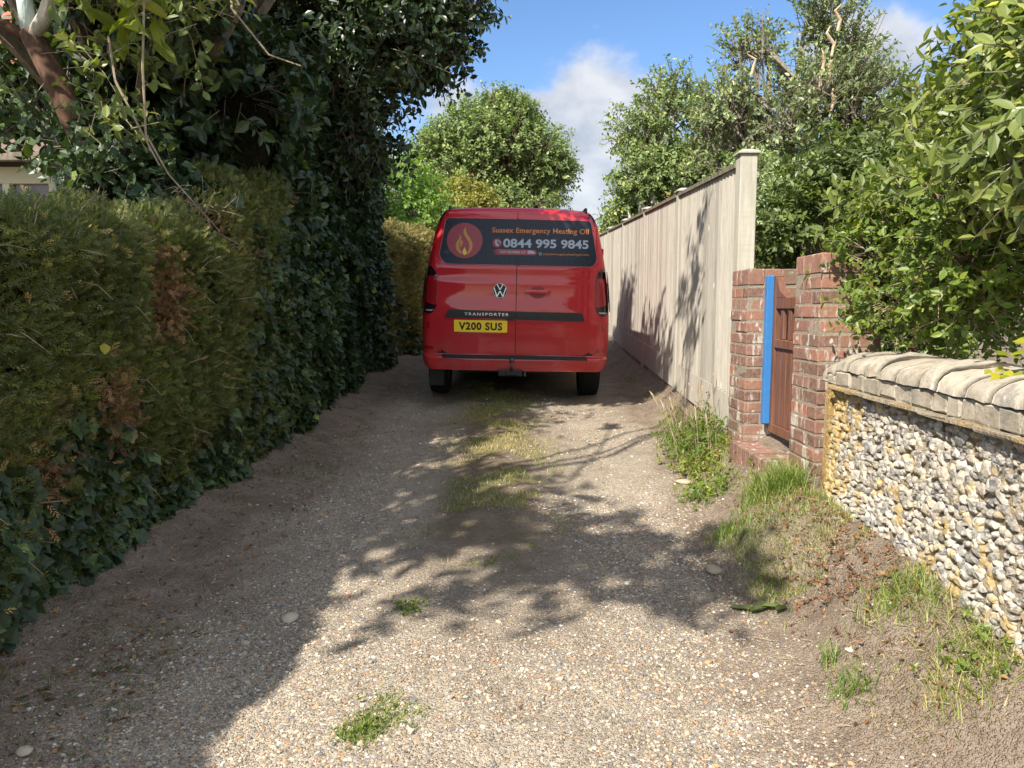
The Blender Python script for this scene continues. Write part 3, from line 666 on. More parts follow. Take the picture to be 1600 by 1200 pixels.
# pink anemones
rf = tag(empty('pink_flowers', (2.05, 4.9, .55)), 'tall pink anemone flowers above the near brick pillar', 'flowers')
r = np.random.default_rng(303); b = MB(); q = MB()
for (x, z) in ((2.03, 1.80), (2.08, 1.74), (2.13, 1.78), (2.18, 1.84), (2.16, 1.72), (2.06, 1.86), (2.23, 1.77)):
    y = 4.75 + r.uniform(-.08, .08); q.tube([(2.1, 4.9, .6), (2.1 + (x - 2.1)*.5, 4.85, 1.3), (x, y, z)], [.003, .003, .002], 4)
    n = 6; a = np.arange(n)/n*6.283 + r.random(); ax = np.stack([np.cos(a), np.full(n, -.35), np.sin(a)], 1); V, Fs, T = scatter(RHOMB[0], RHOMB[1], np.tile([x, y, z], (n, 1)), frames(ax, np.tile([0, -1., .3], (n, 1))), np.stack([np.full(n, .028), np.full(n, .04), np.full(n, .028)], 1), r.random(n)); b.add(V, Fs, T)
addto(rf, 'petals', b, M['petal']); addto(rf, 'stems', q, M['greybark'])

# open crowned tree with pollarded branches, behind the fence
tb = ell((4.45, 11.8, 4.25), (1.6, 1.3, 1.75), 46, .36, 141, shell=.6) + ell((4.4, 11.6, 2.4), (1.7, 1.0, 1.0), 24, .42, 142)
T3_ = [[(4.1, 12, .9), (4.0, 12, 2.6), (3.7, 12, 3.6), (3.4, 11.9, 4.9)], [(4.3, 12, .9), (4.3, 12, 2.8), (4.35, 12, 4.0), (4.5, 11.9, 5.6)], [(4.5, 12, .9), (4.6, 12, 2.7), (4.9, 12, 3.8), (5.3, 11.9, 4.9)], [(4.2, 11.9, .9), (4.15, 11.9, 2.6), (3.95, 11.8, 3.9), (3.95, 11.8, 5.3)], [(4.4, 11.9, .9), (4.5, 11.9, 2.8), (4.65, 11.8, 4.1), (4.9, 11.8, 5.4)]]
tB = tree('pollarded_tree', 'wide grey green tree with many upright bare branches showing, behind the fence', (4.3, 12, gz(4.3, 12)), T3_, tb, M['blueg'], M['greybark'], 143, nsh=46, ln=.40, nl=11, size=.080, tr=.055, twig=M['greybark'], tw=.008, lr=.45, droop=.1)
b = MB(); r = np.random.default_rng(144)
for k in range(70):
    x0 = r.uniform(3.3, 5.3); z0 = r.uniform(3.0, 4.4); a = (x0 - 4.3)*.35; l = r.uniform(.8, 2.0)
    b.tube([(x0, 11.7 + r.normal(0, .3), z0), (x0 + a*l*.5 + r.normal(0, .06), 11.7, z0 + l*.5), (x0 + a*l + r.normal(0, .1), 11.7, z0 + l)], [.022, .015, .006], 5, r.random())
addto(tB, 'bare_branches', b, M['greybark'])
r = np.random.default_rng(145)
for (x, z, l) in ((4.62, 5.30, .34), (4.55, 4.95, .4), (4.42, 4.75, .3), (4.50, 4.55, .34), (4.38, 4.45, .25), (3.42, 4.70, .26), (4.58, 4.2, .3)):
    b = MB()
    b.tube([(x, 10.95, z), (x + .02, 10.93, z + l*.4), (x + r.normal(0, .05), 10.9, z + l*.75), (x + r.normal(0, .08), 10.9, z + l)], [.020, .026, .020, .006], 6); addto(tB, 'torn_branch_end', b, M['cut'])
# left tree over the fence with stubs
ta = ell((3.75, 16.2, 4.3), (1.35, 1.2, 1.75), 44, .42, 151) + ell((2.9, 15.8, 3.6), (.75, .9, .9), 16, .38, 152) + [(3.1, 16, 5.9, .3), (3.4, 16, 6.2, .25), (2.4, 15.8, 3.9, .25)] + ell((4.6, 16.0, 3.6), (.8, .8, 1.4), 16, .45, 153)
tA = tree('fence_tree', 'olive green tree with pale broken stubs, left of the wide tree behind the fence', (3.2, 16, gz(3.2, 16)), [[(3.1, 16, 1), (3.05, 15.9, 2.6), (2.95, 15.8, 3.4)], [(3.3, 16, 1), (3.4, 16, 2.6), (3.6, 16, 4.0)]], ta, M['olive'], M['greybark'], 154, nsh=58, ln=.40, nl=10, size=.092, tr=.10, twig=M['greybark'], tw=.008)
b = MB(); b.tube([(2.52, 15.0, 1.8), (2.55, 15.0, 2.6), (2.60, 15.0, 3.3), (2.52, 15.0, 3.6)], [.10, .085, .075, .06], 8); b.tube([(2.68, 15.0, 2.9), (2.82, 14.95, 3.4), (2.75, 15, 3.75)], [.08, .08, .06], 8); b.tube([(2.5, 15, 3.0), (2.36, 14.95, 3.1), (2.3, 14.9, 3.3)], [.05, .04, .03], 6)
addto(tA, 'broken_stubs', b, M['palebark'], True)
tree('pale_shrub', 'pale variegated shrub just above the fence top', (3.0, 9.0, gz(3, 9)), [(3.0, 9.0, .7), (3.0, 9.0, 1.6), (3.0, 9, 2.2)], ell((2.8, 9.2, 2.65), (.45, .7, .5), 20, .22, 161), M['pale'], M['greybark'], 162, nsh=38, ln=.2, nl=7, size=.06, tr=.05, cat='shrub')
tree('rust_shrub', 'rusty brown shrub over the fence between the stubs and the pale shrub', (2.6, 12, gz(2.6, 12)), [(2.6, 12, .9), (2.6, 12, 1.6), (2.6, 12, 2.2)], ell((2.55, 12.2, 2.55), (.4, 1.2, .42), 18, .24, 163), M['rust'], M['greybark'], 164, nsh=40, ln=.25, nl=7, size=.07, tr=.05, cat='shrub', up=.6)
tree('fence_shrub', 'light green shrub at the far end of the fence beside the van roof', (2.7, 18, gz(2.7, 18)), [(2.7, 18, .9), (2.7, 18, 1.6), (2.7, 18, 2.2)], ell((2.75, 18.5, 2.7), (.55, .9, .75), 16, .35, 165), M['olive'], M['greybark'], 166, nsh=34, ln=.35, nl=7, size=.12, tr=.05, cat='shrub', tmean=.15)
tree('far_willow', 'pale feathery tree far behind the sunlit shrub', (12, 24, gz(12, 24)), [(12, 24, 1), (12, 24, 4), (12, 24, 6)], ell((12.5, 24, 5.2), (2.2, 1.6, 2.4), 30, .8, 171), M['pale'], M['greybark'], 172, nsh=40, ln=.9, nl=9, size=.22, tmpl=RHOMB, tr=.2, tmean=-.15)
# --- beyond the van
tree('round_tree', 'large rounded green tree in the distance beyond the van', (.0, 26, gz(0, 26)), [(0, 26, 1), (0, 26, 3), (0, 26, 5)], ell((-.75, 26, 5.25), (2.5, 2.3, 3.0), 150, .55, 181, shell=.85), M['olive'], M['bark'], 182, nsh=66, ln=.55, nl=10, size=.135, tr=.25, tmpl=RHOMB, twig=M['greybark'], tw=.008, up=.7, tmean=-.04)
tree('light_green_tree', 'bright light green tree between the ivy hedge and the round tree', (-3.0, 18, gz(-3, 18)), [(-3, 18, .8), (-3, 18, 2), (-2.9, 18, 3)], ell((-2.75, 18, 3.2), (1.05, 1.1, 1.7), 44, .38, 183), M['light'], M['greybark'], 184, nsh=46, ln=.38, nl=8, size=.12, tr=.1, tmpl=RHOMB, up=.1, droop=.3)
tree('golden_bush', 'golden yellow green bush directly above the van roof', (-1.6, 20.5, gz(-1.6, 20.5)), [(-1.6, 20.5, .9), (-1.6, 20.5, 1.8), (-1.6, 20.5, 2.4)], ell((-1.3, 20.5, 3.0), (1.45, 1.2, 1.75), 64, .36, 185), M['gold'], M['greybark'], 186, nsh=50, ln=.36, nl=8, size=.10, tr=.08, tmpl=RHOMB, cat='bush', up=.5)
tree('dark_background_tree', 'dark leafy tree behind the ivy hedge, left of the light green tree', (-5.5, 19, gz(-5.5, 19)), [(-5.5, 19, 1), (-5.5, 19, 3), (-5.5, 19, 4.5)], ell((-5.3, 19, 4.6), (1.9, 1.8, 2.6), 44, .6, 187), M['laurel'], M['bark'], 188, nsh=34, ln=.5, nl=7, size=.17, tr=.15, tmpl=RHOMB)

# ------------------------------------------------------------------ fence
fy = [5.30, 7.40, 9.50, 11.60, 13.70, 15.80, 17.90]
fen = tag(empty('wooden_fence', (fenceX(5.3), 5.3, gz(1.6, 5.3))), 'tall weathered grey close board fence along the right of the lane', 'fence')
m = NM('weathered board'); v = m.scale((1, 1, .06)); g1 = m.noise(55, 7, .7, v, .4); g2 = m.noise(9, 4, .6)
c = m.ramp(g1, [(.28, (.31, .29, .25)), (.5, (.48, .45, .395)), (.72, (.60, .57, .51))])
c = m.mix(1.0, c, m.ramp(m.attr(), [(0, (.66, .64, .61)), (.5, (.92, .90, .87)), (1, (1.10, 1.06, 1.0))]), 'MULTIPLY')
kn = m.vor(6, 'F1', m.scale((1, 1.0, .45))); c = m.mix(m.mr(kn.outputs['Distance'], .05, .09, .85, 0), c, (.72, .68, .60))
c = m.mix(m.mr(g2, .55, .75, 0, .35), c, (.33, .31, .26))
M['board'] = m.fin(c, .9, .15, m.bump(g1, .003))
m = NM('post wood'); v = m.scale((1, 1, .08)); g1 = m.noise(40, 6, .7, v); sw = m.noise(30, 4, .6, m.scale((.15, .15, 1.6)))
M['post'] = m.fin(m.mix(m.mr(sw, .45, .7, 0, .4), m.ramp(g1, [(.3, (.34, .31, .25)), (.7, (.50, .47, .39))]), (.34, .32, .26)), .9, .15, m.bump(g1, .002))
def ftop(y): return .997 + CAM_Z + .047*(y - 5.3)
def fbot(y): return -.79 + CAM_Z + .047*(y - 5.3)
for k, y in enumerate(fy):
    b = MB(); x = fenceX(y); w = .056; top = (2.485 if k == 0 else ftop(y) + .055)
    x0 = x - .018; b.box((x0, y - w, fbot(y) - .25), (x0 + .118, y + w, top - .03), bev=.004, t=.5); addto(fen, 'post', b, M['post'])
    b = MB(); b.box((x0 - .018, y - w - .018, top - .0298), (x0 + .136, y + w + .018, top - .012), bev=.004)
    V = np.array([(x0 - .016, y - w - .016, top - .0122), (x0 + .134, y - w - .016, top - .0122), (x0 + .134, y + w + .016, top - .0122), (x0 - .016, y + w + .016, top - .0122), (x0 + .03, y - w + .03, top + .008), (x0 + .088, y - w + .03, top + .008), (x0 + .088, y + w - .03, top + .008), (x0 + .03, y + w - .03, top + .008)])
    b.add(V, [np.array([(0, 1, 5, 4), (1, 2, 6, 5), (2, 3, 7, 6), (3, 0, 4, 7), (4, 5, 6, 7)])]); addto(fen, 'post_cap', b, M['post'])
for k in range(len(fy) - 1):
    a, e = fy[k] + .058, fy[k + 1] - .058; b = MB(); y = a; j = 0
    while y < e - .01:
        w = min(.092, e - y); x = fenceX(y); tn = rng.random(); th = .012
        V = []
        for (yy_, xo) in ((y, 0.002), (min(y + w + .018, e), -.010)):
            for z in (fbot(yy_) + .15, ftop(yy_) - .02 + rng.normal(0, .002)):
                V += [(fenceX(yy_) + xo, yy_, z), (fenceX(yy_) + xo + th*(.5 if xo > 0 else 1.0), yy_, z)]
        V = np.array(V)  # order: y0z0 f,b ; y0z1 f,b ; y1z0 ; y1z1
        b.add(V, [np.array([(0, 2, 6, 4), (1, 5, 7, 3), (0, 1, 3, 2), (4, 6, 7, 5), (2, 3, 7, 6), (0, 4, 5, 1)])], tn)
        y += w; j += 1
    addto(fen, 'boards', b, M['board'])
    b = MB(); n = 6
    for (dz0, dz1, dx0, dx1, nm) in ((-.019, .012, -.028, .040, 'capping_rail'), ):
        V = []
        for yy_ in (a, e):
            for dz in (dz0, dz1):
                for dx in (dx0, dx1): V.append((fenceX(yy_) + dx, yy_, ftop(yy_) + dz))
        b.add(np.array(V), [np.array([(0, 1, 3, 2), (4, 6, 7, 5), (0, 2, 6, 4), (1, 5, 7, 3), (2, 3, 7, 6), (0, 4, 5, 1)])], .35)
    addto(fen, 'capping_rail', b, M['greybark'])
    b = MB(); V = []
    for yy_ in (a, e):
        for z in (fbot(yy_) - .12, fbot(yy_) + .145):
            for dx in (-.012, .022): V.append((fenceX(yy_) + dx, yy_, z))
    b.add(np.array(V), [np.array([(0, 1, 3, 2), (4, 6, 7, 5), (0, 2, 6, 4), (1, 5, 7, 3), (2, 3, 7, 6), (0, 4, 5, 1)])], .6); addto(fen, 'gravel_board', b, M['board'])

# ------------------------------------------------------------------ brick pillars, gate, step
m = NM('brick'); nn = m.noise(35, 6, .7)
c = m.ramp(m.attr(), [(0, (.13, .072, .052)), (.3, (.19, .10, .072)), (.6, (.24, .12, .085)), (.90, (.31, .14, .09)), (1.0, (.40, .10, .055))])
c = m.mix(m.mr(nn, .4, .7, 0, .7), c, (.33, .215, .165)); c = m.mix(m.mr(m.noise(7, 4), .5, .75, 0, .5), c, (.15, .10, .075))
vm = m.n('ShaderNodeVectorMath', operation='ADD'); nw = m.n('ShaderNodeTexNoise'); nw.inputs['Scale'].default_value = 22; m.l(m.co(), nw.inputs[0]); vs = m.n('ShaderNodeVectorMath', operation='SCALE'); vs.inputs['Scale'].default_value = .05; m.l(nw.outputs['Color'], vs.inputs[0]); m.l(m.co(), vm.inputs[0]); m.l(vs.outputs[0], vm.inputs[1])
li = m.vor(13, 'F1', vm.outputs[0]); c = m.mix(m.math('MULTIPLY', m.mr(m.math('ADD', li.outputs['Distance'], m.math('MULTIPLY', m.noise(50, 3), .16)), .24, .30, .8, 0), m.mr(m.noise(4.0, 3), .45, .52)), c, (.52, .50, .43))
dr = m.noise(13, 5, .7, m.scale((1, 1, .28))); c = m.mix(m.mr(dr, .55, .62, 0, .75), c, (.55, .53, .46)); c = m.mix(m.mr(m.noise(2.2, 5, .7), .5, .68, 0, .55), c, (.13, .115, .075))
M['brick'] = m.fin(c, .88, .2, m.bump(nn, .004))
m = NM('mortar'); nn = m.noise(60, 5, .7); M['mortar'] = m.fin(m.ramp(nn, [(.3, (.19, .155, .115)), (.7, (.35, .30, .235))]), .95, .1, m.bump(nn, .004))
def pillar(label, x0, y0, z0, z1, rot):
    root = tag(empty('brick_pillar', (x0, y0, z0)), label, 'pillar', 'brick pillars either side of the gate'); root.rotation_euler = (0, 0, rot)
    b = MB(); w = .327; z = 0; H = z1 - z0; k = 0; ncourse = int((H - .107)/.075); z = H - .107 - ncourse*.075
    b2 = MB(); b2.box((.0035, .0035, -.15), (w - .0035, w - .0035, H - .012)); o = b2.build('mortar', M['mortar'], root)
    zz = [z - .075] + [z + i*.075 for i in range(ncourse)]
    for i, zb in enumerate(zz):
        h = .065
        A = [((0, 0), (.215, .1025)), ((.225, 0), (w, .215)), ((.112, .225), (w, w)), ((0, .1125), (.1025, w))]
        if i % 2: A = [((w - q[0], p[1]), (w - p[0], q[1])) for p, q in A]
        for (p, q) in A:
            j = rng.normal(0, .0018, 2); b.box((p[0] + j[0], p[1] + j[1], zb), (q[0] + j[0], q[1] + j[1], zb + h), bev=.005, jit=.0012, t=rng.random()**1.0)
    for i in range(3):   # brick on edge cap
        b.box((i*.1100, -.003, H - .103), (i*.11 + .1045, .215, H), bev=.006, jit=.0015, t=rng.random()*.8)
        b.box((i*.1100, .2245, H - .103), (i*.11 + .1045, w + .002, H), bev=.006, jit=.0015, t=rng.random()*.8)
    b.build('bricks', M['brick'], root); return root
pillar('far brick pillar beside the fence post, taller in view behind the gate', 1.52, 4.80, .46, 1.645, .02)
pillar('near brick pillar between the gate and the flint wall, white lichen on top', 1.575, 3.80, .40, 1.675, .02)
# short return wall behind the far pillar is the garden wall
m = NM('stained wood'); v = m.scale((1, 1, .08)); g1 = m.noise(45, 6, .65, v)
M['gatewood'] = m.fin(m.ramp(g1, [(.3, (.10, .042, .024)), (.55, (.17, .075, .044)), (.75, (.23, .105, .062))]), .5, .4, m.bump(g1, .0015))
M['blue'] = plain('blue paint', (.035, .17, .42), .4, coat=.2)
G = tag(empty('garden_gate', (1.64, 4.16, .56)), 'narrow brown wooden garden gate with a blue edge strip between the brick pillars', 'gate')
b = MB(); 
def gbox(y0, y1, z0, z1, x0=1.655, x1=1.70, bev=.004): b.box((x0, y0, z0), (x1, y1, z1), bev=bev, t=rng.random())
gbox(4.665, 4.745, .60, 1.60, bev=.006); addto(G, 'stile', b, M['gatewood']); b = MB(); gbox(4.15, 4.225, .60, 1.46); addto(G, 'stile', b, M['gatewood'])
b = MB(); gbox(4.226, 4.664, 1.39, 1.46); 
V = [(1.655, 4.664, 1.4602), (1.70, 4.664, 1.4602), (1.655, 4.664, 1.585), (1.70, 4.664, 1.585), (1.655, 4.60, 1.50), (1.70, 4.60, 1.50), (1.655, 4.50, 1.4602), (1.70, 4.50, 1.4602)]
b.add(np.array(V), [np.array([(0, 2, 4, 6), (1, 7, 5, 3), (2, 3, 5, 4), (4, 5, 7, 6), (0, 1, 3, 2)])]); addto(G, 'top_rail', b, M['gatewood'])
b = MB(); gbox(4.226, 4.664, 1.145, 1.20, 1.652, 1.70); addto(G, 'middle_rail', b, M['gatewood'])
b = MB(); gbox(4.226, 4.664, .60, .66, 1.657, 1.698); addto(G, 'bottom_rail', b, M['gatewood'])
for k in range(3): b = MB(); y = 4.30 + k*.125; gbox(y, y + .05, 1.2005, 1.3895, 1.665, 1.688); addto(G, 'slat', b, M['gatewood'])
b = MB()
for k in range(5): y = 4.2265 + k*.0876; gbox(y, y + .084, .6605, 1.1445, 1.668, 1.687, .003)
addto(G, 'panel_boards', b, M['gatewood'])
b = MB(); b.box((1.612, 4.70, .655), (1.6545, 4.752, 1.597), bev=.003); addto(G, 'blue_edge_strip', b, M['blue'])
b = MB(); b.box((1.6545, 4.7465, 1.1), (1.70, 4.758, 1.13)); addto(G, 'latch', b, M['greybark'])
sp = tag(empty('brick_step', (1.43, 4.13, .5)), 'red brick step at the foot of the gate', 'step')
b = MB(); b.box((1.445, 4.15, .30), (1.80, 4.79, .516)); addto(sp, 'mortar', b, M['mortar'])
b = MB()
for k in range(8): y = 4.135 + k*.0825; b.box((1.43, y, .34), (1.645, y + .074, .532), bev=.005, jit=.001, t=rng.random()*.85); b.box((1.655, y, .42), (1.86, y + .074, .53), bev=.005, jit=.001, t=rng.random()*.85)
addto(sp, 'bricks', b, M['brick'])

# ------------------------------------------------------------------ flint wall
def wX(y): return 1.372 + .057*y
wy0, wy1 = .3, 3.66; wa = math.atan(.057)
fw = tag(empty('flint_wall', (wX(3.6), 3.6, .45)), 'low flint wall with rounded pale stone coping at the right', 'wall')
def yend(m):
    x = m.n('ShaderNodeSeparateXYZ'); m.l(m.co(), x.inputs[0]); return m.math('ADD', m.mr(x.outputs[1], 3.15, 3.5, 0, .16), m.mr(x.outputs[2], .75, .45, 0, .05))
m = NM('lime mortar'); nn = m.noise(26, 8, .75); cm = m.ramp(nn, [(.25, (.20, .16, .11)), (.5, (.38, .32, .23)), (.75, (.55, .48, .37))])
of = m.math('MULTIPLY', m.mr(m.math('ADD', m.noise(7, 7, .75), yend(m)), .54, .64), .7)
cm = m.mix(of, cm, m.ramp(m.noise(30, 4), [(.3, (.42, .22, .04)), (.7, (.60, .42, .14))]))
M['lime'] = m.fin(cm, .95, .1, m.bump(m.math('ADD', nn, m.noise(90, 4)), .02))
m = NM('flint'); c = m.ramp(m.attr(), [(0, (.25, .235, .21)), (.15, (.42, .385, .32)), (.30, (.16, .16, .165)), (.45, (.46, .42, .35)), (.56, (.36, .30, .22)), (.68, (.18, .175, .17)), (.80, (.54, .51, .45)), (.93, (.38, .27, .15)), (.95, (.11, .11, .115))], 'CONSTANT')
nv = m.noise(55, 7, .75); c = m.mix(m.mr(nv, .46, .57, 0, .85), c, (.47, .43, .36)); c = m.mix(m.mr(m.noise(24, 5, .7), .5, .62, 0, .6), c, (.40, .34, .25)); c = m.mix(m.mr(m.noise(38, 4, .7), .58, .66, 0, .7), c, (.10, .095, .09)); c = m.mix(m.mr(nv, .36, .28, 0, .8), c, (.10, .10, .105))
of2 = m.math('MULTIPLY', m.mr(m.math('ADD', m.noise(9, 6, .75), yend(m)), .56, .64), .75); c = m.mix(of2, c, (.45, .30, .09)); M['flint'] = m.fin(c, .62, .4, m.bump(nv, .006))
zb_, zt_ = lambda y: gz(wX(y) - .1, y) - .25, 1.012
# mortar body with rough face
ys = np.linspace(wy0, wy1, 150); zs = np.linspace(0, 1, 36); YY, ZZ = np.meshgrid(ys, zs, indexing='ij')
z0 = .1 + .0*YY; Zw = z0 + (zt_ - z0)*ZZ
Pm = np.stack([wX(YY), YY, Zw], -1).reshape(-1, 3); batter = -.05*(1 - ZZ.ravel())*1.2
Pm[:, 0] += .006 + batter + .014*fbm(Pm, 9, 3, 3) + .006*vn(Pm, 50, 2)
# round the far end
er_ = np.clip((Pm[:, 1] - (wy1 - .14))/.14, 0, 1); Pm[:, 0] += .14*(1 - np.sqrt(np.maximum(1 - er_**2, 0)))
na, nb = len(ys), len(zs); i0 = (np.arange(na - 1)[:, None]*nb + np.arange(nb - 1)[None]).ravel()
b = MB(); b.add(Pm, [np.stack([i0, i0 + 1, i0 + nb + 1, i0 + nb], 1)]); 
b.box((wX(wy1) + .05, wy0, .1), (wX(wy1) + .26, wy1 - .03, zt_ - .004)); b.box((wX(wy1) - .02, wy1 - .05, .15), (wX(wy1) + .28, wy1 - .004, zt_ - .02))
addto(fw, 'mortar_face', b, M['lime'])
# flints in rough courses
P, S3 = [], []
z = .30
while z < zt_ - .02:
    hrow = rng.uniform(.027, .044); y = wy0 + rng.random()*.04
    while y < wy1 - .03:
        w = rng.uniform(.024, .068); P.append((y + w/2, z + hrow/2 + rng.normal(0, .006) + .012*math.sin(y*3 + z*9))); S3.append((rng.uniform(.014, .028), w*.52, hrow*.56*rng.uniform(.8, 1.15))); y += w + rng.uniform(.0, .016)
    z += hrow*.97
P = np.array(P); S3 = np.array(S3)
extra = 1500; Pe = np.stack([rng.uniform(wy0, wy1 - .03, extra), rng.uniform(.3, zt_ - .01, extra)], 1); Se = np.stack([rng.uniform(.012, .022, extra), rng.uniform(.008, .02, extra), rng.uniform(.006, .016, extra)], 1)
P = np.concatenate([P, Pe]); S3 = np.concatenate([S3, Se]); k = rng.random(len(P)) < .93; P, S3 = P[k], S3[k]; n = len(P)
zz = P[:, 1]; er_ = np.clip((P[:, 0] - (wy1 - .14))/.14, 0, 1)
X = wX(P[:, 0]) - .06*(1 - (zz - .1)/(zt_ - .1)) + .14*(1 - np.sqrt(np.maximum(1 - er_**2, 0))) + S3[:, 0]*.25
PP = np.stack([X, P[:, 0], zz], 1); tilt = rng.normal(0, .25, n)
fr = frames(np.stack([-np.ones(n), rng.normal(0, .18, n), rng.normal(0, .12, n)], 1), np.stack([0*X, np.sin(tilt), np.cos(tilt)], 1))
V, Fs, T = scatter(I2[0], [I2[1]], PP, fr, S3, rng.random(n))
dd = vn(V, 26, 8)*.5 + vn(V, 70, 3)*.5; ctr = np.repeat(PP, len(I2[0]), 0); V = ctr + (V - ctr)*(1 + dd*.85)[:, None]
V[:, 0] = np.maximum(V[:, 0], ctr[:, 0] - .016 - .006*vn(V, 60, 2) - .006*(np.repeat(rng.random(n), len(I2[0]))))
addto(fw, 'flints', _mb(V, Fs, T), M['flint'])
m = NM('coping stone'); nn = m.noise(18, 8, .72); c = m.ramp(nn, [(.28, (.26, .23, .185)), (.5, (.44, .40, .33)), (.72, (.58, .54, .46))])
c = m.mix(1.0, c, m.ramp(m.attr(), [(0, (.8, .76, .7)), (1, (1.05, 1.0, .95))]), 'MULTIPLY')
c = m.mix(m.mr(m.noise(7, 6, .75), .60, .68, 0, .75), c, (.30, .17, .11)); c = m.mix(m.mr(m.noise(9, 7, .75), .52, .62, 0, .8), c, (.20, .185, .155)); c = m.mix(m.mr(m.noise(45, 5, .75), .60, .68, 0, .7), c, (.12, .11, .09)); c = m.mix(m.mr(m.noise(14, 5, .7), .62, .66, 0, .8), c, (.66, .64, .58))
M['coping'] = m.fin(c, .9, .2, m.bump(nn, .008))
b = MB(); y = wy0
while y < wy1 - .02:     # rounded coping stones
    w = rng.uniform(.085, .20); w = min(w, wy1 + .02 - y); tn = rng.random(); endf = np.clip((y + w/2 - (wy1 - .30))/.32, 0, 1); drop = .07*endf**2; hgt = .085 + rng.normal(0, .006)
    na_, nb_ = 14, 7; V = []
    for j in range(nb_):
        q = j/(nb_ - 1); yy_ = y + .0015 + q*(w - .003); pf = 1 - .045*(abs(2*q - 1)**8)
        for i in range(na_):
            a = math.pi*(i/(na_ - 1)); r1 = .20*pf
            cx = -math.cos(a)*r1; cz = math.sin(a)**.75*hgt*pf
            V.append((wX(yy_) + .165 + cx, yy_ + .05*math.sin(a)*.0, 1.108 + cz - drop))
    V = np.array(V); V += (vn(V, 14, 6)*.009)[:, None] + (vn(V, 38, 6)*.003)[:, None]
    F = [(j*na_ + i, (j + 1)*na_ + i, (j + 1)*na_ + i + 1, j*na_ + i + 1) for j in range(nb_ - 1) for i in range(na_ - 1)]
    b.add(V, [np.array(F), np.array([list(range(na_))[::-1], list(range((nb_ - 1)*na_, nb_*na_))])], tn); y += w
addto(fw, 'coping_stones', b, M['coping'], True)
b = MB(); V = []; na_ = 14; yl = np.linspace(wy0 + .01, wy1 - .02, 60)
for yy_ in yl:
    drop = .07*np.clip((yy_ - (wy1 - .30))/.32, 0, 1)**2
    for i in range(na_): a = math.pi*i/(na_ - 1); V.append((wX(yy_) + .165 - math.cos(a)*.191, yy_, 1.106 + math.sin(a)**.75*.077 - drop))
V = np.array(V) + (fbm(np.array(V), 30, 3, 2)*.003)[:, None]
b.add(V, [np.array([(j*na_ + i, (j + 1)*na_ + i, (j + 1)*na_ + i + 1, j*na_ + i + 1) for j in range(59) for i in range(na_ - 1)])]); addto(fw, 'coping_mortar', b, M['lime'], True)
b = MB(); y = wy0
while y < wy1 - .05:
    w = min(rng.uniform(.07, .16), wy1 - y); d = .07*np.clip((y + w/2 - (wy1 - .30))/.32, 0, 1)**2
    b.box((wX(y) - .027 + rng.normal(0, .004), y + .003, 1.030), (wX(y) + .35, y + w - .002, 1.105 - d), bev=.009, jit=.003, t=rng.random()); y += w
addto(fw, 'block_course', b, M['coping'])
b = MB(); y = wy0
while y < wy1 - .12:
    w = rng.uniform(.16, .26); b.box((wX(y) - .042 + rng.normal(0, .003), y, 1.0125), (wX(y) + .3, y + w - .004, 1.0295), bev=.004, jit=.0015, t=rng.random()*.7); y += w
addto(fw, 'tile_course', b, M['lime'])

# ------------------------------------------------------------------ grass, weeds, litter
def blades(r, x, y, ln, size_w=1.0, spread=.8, tn=None):
    n = len(x); a = r.uniform(0, 6.283, n); ax = unit(np.stack([np.cos(a)*spread, np.sin(a)*spread, r.uniform(.5, 1.4, n)], 1))
    nz = np.stack([-np.cos(a), -np.sin(a), np.full(n, .8)], 1); L = ln*r.uniform(.5, 1.2, n)
    P = np.stack([x, y, gh(x, y) - .004], 1)
    t = np.clip(r.beta(2, 2, n), 0, 1) if tn is None else np.clip(tn + r.normal(0, .16, n), 0, 1)
    return scatter(BLADE[0], BLADE[1], P, frames(ax, nz), np.stack([L, np.full(n, .05)*size_w, L], 1), t)
r = np.random.default_rng(401)
b = MB()
# centre strip
n = 26000; y = r.uniform(3.4, 9.5, n); x = -.12 + r.normal(0, .24, n) - .05*np.sin(y); pn = np.stack([x, y, 0*x], 1)
k = (fbm(pn, 3.0, 9, 3) > -.05 + .5*sstep(4.2, 3.4, y)) & (np.abs(x + .12) < .5); b.add(*blades(r, x[k], y[k], .038, tn=.80 + .2*vn(pn[k], 2, 4)))
tag(b.build('centre_grass', M['grass']), 'thin sun dried grass strip along the middle of the lane', 'grass', kind='stuff')
b = MB()
n = 60000; y = r.uniform(1.7, 9.5, n); x = fe(y) + .05 + r.random(n)*(wX(y) - fe(y)); pn = np.stack([x, y, 0*x], 1)
d = fbm(pn, 2.6, 19, 3); k = (d > .42 - .12*sstep(3, 4.6, y)) & (x < np.where(y < 3.7, wX(y) - .05, 1.56 + .0*y)) & ~((y > 4.1) & (y < 4.9) & (x > 1.40)) & (~((y > 3.75) & (y < 5.2) & (x > 1.5)))
k &= r.random(n) < np.where(y > 6.8, .35, .8)
b.add(*blades(r, x[k], y[k], .042, tn=.72 + .25*vn(pn[k], 2.5, 14)))
n = 16000; y = r.uniform(1.8, 9.0, n); x = fe(y) + .12 + r.random(n)*(wX(y) - fe(y)); pn = np.stack([x, y, 0*x], 1); k = (fbm(pn, 2.1, 49, 3) > .05) & (x < np.where(y < 3.7, wX(y) - .05, 1.56)) & ~((y > 3.75) & (y < 5.2) & (x > 1.40))
b.add(*blades(r, x[k], y[k], .040, .8, 2.2, tn=.97 + 0*x[k]))
tag(b.build('verge_grass', M['grass']), 'patchy dry grass on the right verge below the wall and fence', 'grass', kind='stuff')
b = MB(); n = 5000; y = r.uniform(2.0, 7, n); x = r.uniform(-1.85, -1.2, n); pn = np.stack([x, y, 0*x], 1); k = fbm(pn, 3, 29, 3) > .35; b.add(*blades(r, x[k], y[k], .035, 1.2, 1.4, tn=.2 + 0*x[k]))
